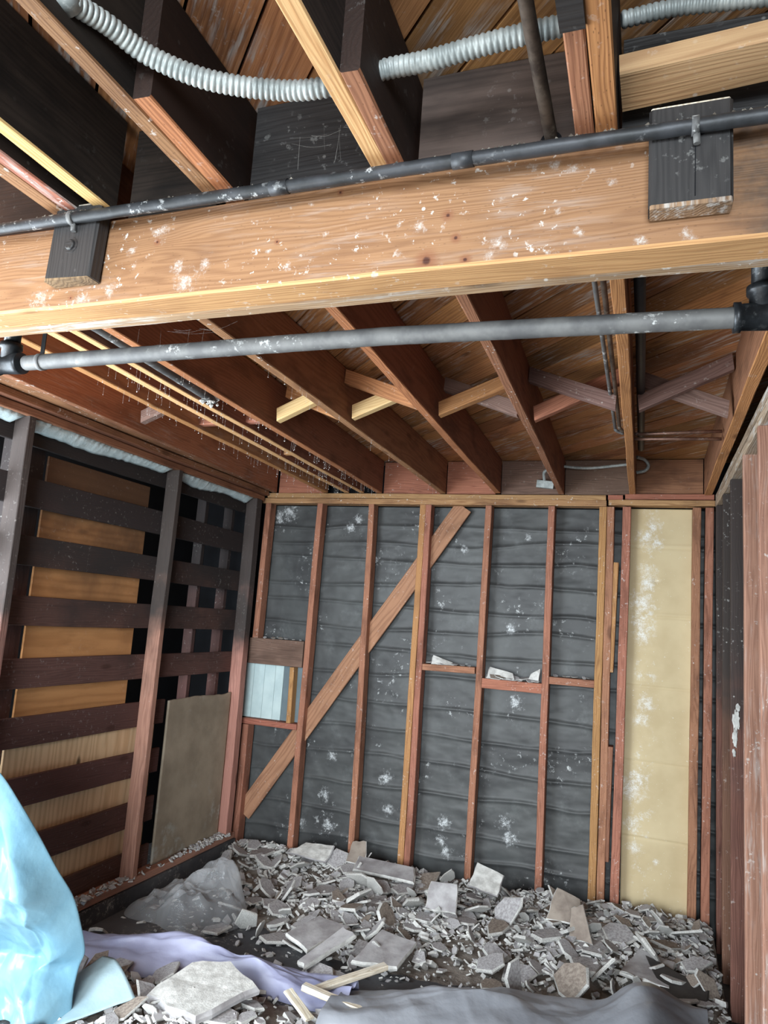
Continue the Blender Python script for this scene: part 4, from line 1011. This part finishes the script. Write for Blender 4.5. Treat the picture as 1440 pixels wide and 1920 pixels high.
def build_strip(name, x0, x1, yfun, wfun, hfun, mat, seed, n=220, m=90):
    P = np.zeros((n, m, 3))
    S_, T_ = np.meshgrid(np.linspace(0, 1, n), np.linspace(0, 1, m), indexing='ij')
    X = x0 + (x1 - x0) * S_; yc = yfun(S_); wd = wfun(S_)
    Y = yc + (T_ - 0.5) * wd
    prof = np.clip(np.sin(np.pi * T_), 0, 1) ** 0.5
    H = hfun(S_) * prof + 0.055 * prof * (crumple(S_ * 1.3, T_ * 1.1 + seed, int(seed), 14, (0.8, 3.0)) + 0.5 * crumple(S_ * 2.5, T_ * 1.0 + seed, int(seed) + 1, 10, (2.0, 5.0)))
    Yw = Y + 0.04 * fbm(S_ * 6 + seed, T_ * 3, 3)
    return np.stack([X, Yw, FLOOR + 0.004 + H], -1)
P = build_strip('l', -2.60, -1.18, lambda s: 3.04 + 0.20 * s + 0.10 * np.sin(s * 3), lambda s: 0.34 - 0.20 * s + 0.06 * np.sin(s * 9), lambda s: 0.055 - 0.01 * s, None, 3.0)
tag(grid('plastic_sheet', P, M['lilac_plastic'], (-1.9, 3.1, FLOOR)), 'lilac plastic sheet bunched in a strip across the floor', 'plastic sheet')
P = build_strip('g', -1.22, 0.27, lambda s: 3.14 + 0.52 * s + 0.03 * np.sin(s * 6), lambda s: 0.44 + 0.18 * s, lambda s: 0.05 + 0.11 * np.exp(-((s - 0.83) / 0.09) ** 2), None, 11.0)
tag(grid('plastic_sheet', P, M['grey_plastic'], (-0.5, 3.5, FLOOR)), 'grey plastic sheet bunched on the floor at the lower right', 'plastic sheet')

def build_bag():
    n, m = 150, 90; P = np.zeros((n, m, 3))
    U, V_ = np.meshgrid(np.linspace(0, 2 * np.pi, n), np.linspace(0, 1, m), indexing='ij')
    out = 1 + 0.25 * np.cos(2 * U + 0.6) + 0.12 * np.cos(3 * U + 1.0)
    r = V_ ** 0.8 * out
    X = -2.36 + 0.27 * r * np.cos(U) * 1.0 + 0.10 * r * np.sin(U)
    Y = 3.78 + 0.33 * r * np.sin(U)
    top = 0.12 * (1 - V_ ** 4) + 0.035 * np.exp(-((X + 2.25) / .13) ** 2 - ((Y - 3.98) / .16) ** 2) + 0.06 * np.cos(U - 0.8) * (1 - V_) * V_ * 4
    crease = crumple(X * 2.5, Y * 2.5, 8, 30, (1.2, 6.0)) * 0.13
    Z = FLOOR + 0.005 + np.maximum(0, top + (crease - 0.04) * (1 - V_ ** 3))
    X += 0.02 * fbm(U * 2, V_ * 6, 3)
    return grid('plastic_bag', np.stack([X, Y, Z], -1), M['clear_plastic'], (-2.36, 3.8, FLOOR))
tag(build_bag(), 'crumpled clear plastic bag on the floor before the left wall', 'plastic bag')

# ------------------------------------------------------------------ cobwebs under the joists
def web(label, base, spread, n, seed):
    rr = random.Random(seed); first = None; ch = []
    for i in range(n):
        a = Vector(base) + Vector((rr.uniform(-1, 1) * spread, rr.uniform(-.2, .2) * spread, 0))
        b = a + (Vector((rr.uniform(-.12, .12) * spread, 0, -rr.uniform(.2, .8) * spread)) if i % 2 else Vector((rr.uniform(.5, 1.4) * spread, rr.uniform(-.2, .2) * spread, rr.uniform(-.25, .1) * spread)))
        mid = (a + b) / 2 + Vector((0, 0, -rr.uniform(0.02, .12) * spread))
        pts = spline([a, mid, b], 5); r = rr.uniform(.00012, .00025)
        for p, q in zip(pts, pts[1:]):
            d = (q - p); u = d.orthogonal().normalized() * r; w = d.cross(u).normalized() * r
            ch.append(([tuple(p + u), tuple(p - u * .5 + w * .87), tuple(p - u * .5 - w * .87), tuple(q + u), tuple(q - u * .5 + w * .87), tuple(q - u * .5 - w * .87)],
                       [(0, 1, 4, 3), (1, 2, 5, 4), (2, 0, 3, 5)]))
    o = merge_mesh('cobweb', ch, M['web'], base); tag(o, label, 'cobweb', kind='stuff'); return o
web('cobweb threads hanging between joists just behind the beam', (-1.48, 1.9, 2.52), 0.12, 9, 2)
web('cobweb threads hanging under the ribbed conduit', (-0.66, 1.22, 2.60), 0.10, 8, 3)

def specks(label, n, seed):
    rr = random.Random(seed); ch = []
    lines = ((-2.085, -2.225), (-1.93, -2.055), (-1.836, -1.935), (-1.69, -1.80), (-1.317, -1.337))
    for i in range(n):
        a0, a1 = rr.choice(lines[:4] * 3 + lines); t = rr.uniform(.22, .99); x = a0 + (a1 - a0) * t + rr.uniform(-.018, .018); y = 1.43 + 3.37 * t
        L = rr.uniform(.004, .055); z = ZJ - L; r = rr.uniform(.0012, .0034); u = .00015
        ch.append(([(x - u, y, ZJ + .001), (x + u, y, ZJ + .001), (x, y + u, ZJ + .001), (x - u, y, z), (x + u, y, z), (x, y + u, z)], [(0, 1, 4, 3), (1, 2, 5, 4), (2, 0, 3, 5)]))
        c = Vector((x, y, z)); k = [Vector(q) * r * rr.uniform(.6, 1.4) for q in ((1, 0, 0), (0, 1, 0), (-1, 0, 0), (0, -1, 0), (0, 0, 1), (0, 0, -1))]
        ch.append(([tuple(c + q) for q in k], [(0, 1, 4), (1, 2, 4), (2, 3, 4), (3, 0, 4), (1, 0, 5), (2, 1, 5), (3, 2, 5), (0, 3, 5)]))
    o = merge_mesh('dusty_cobweb', ch, M['plaster_white'], (-1.9, 3.0, ZJ)); tag(o, label, 'cobweb', kind='stuff')
specks('white dust specks hanging on cobweb threads under the left joists', 300, 9)
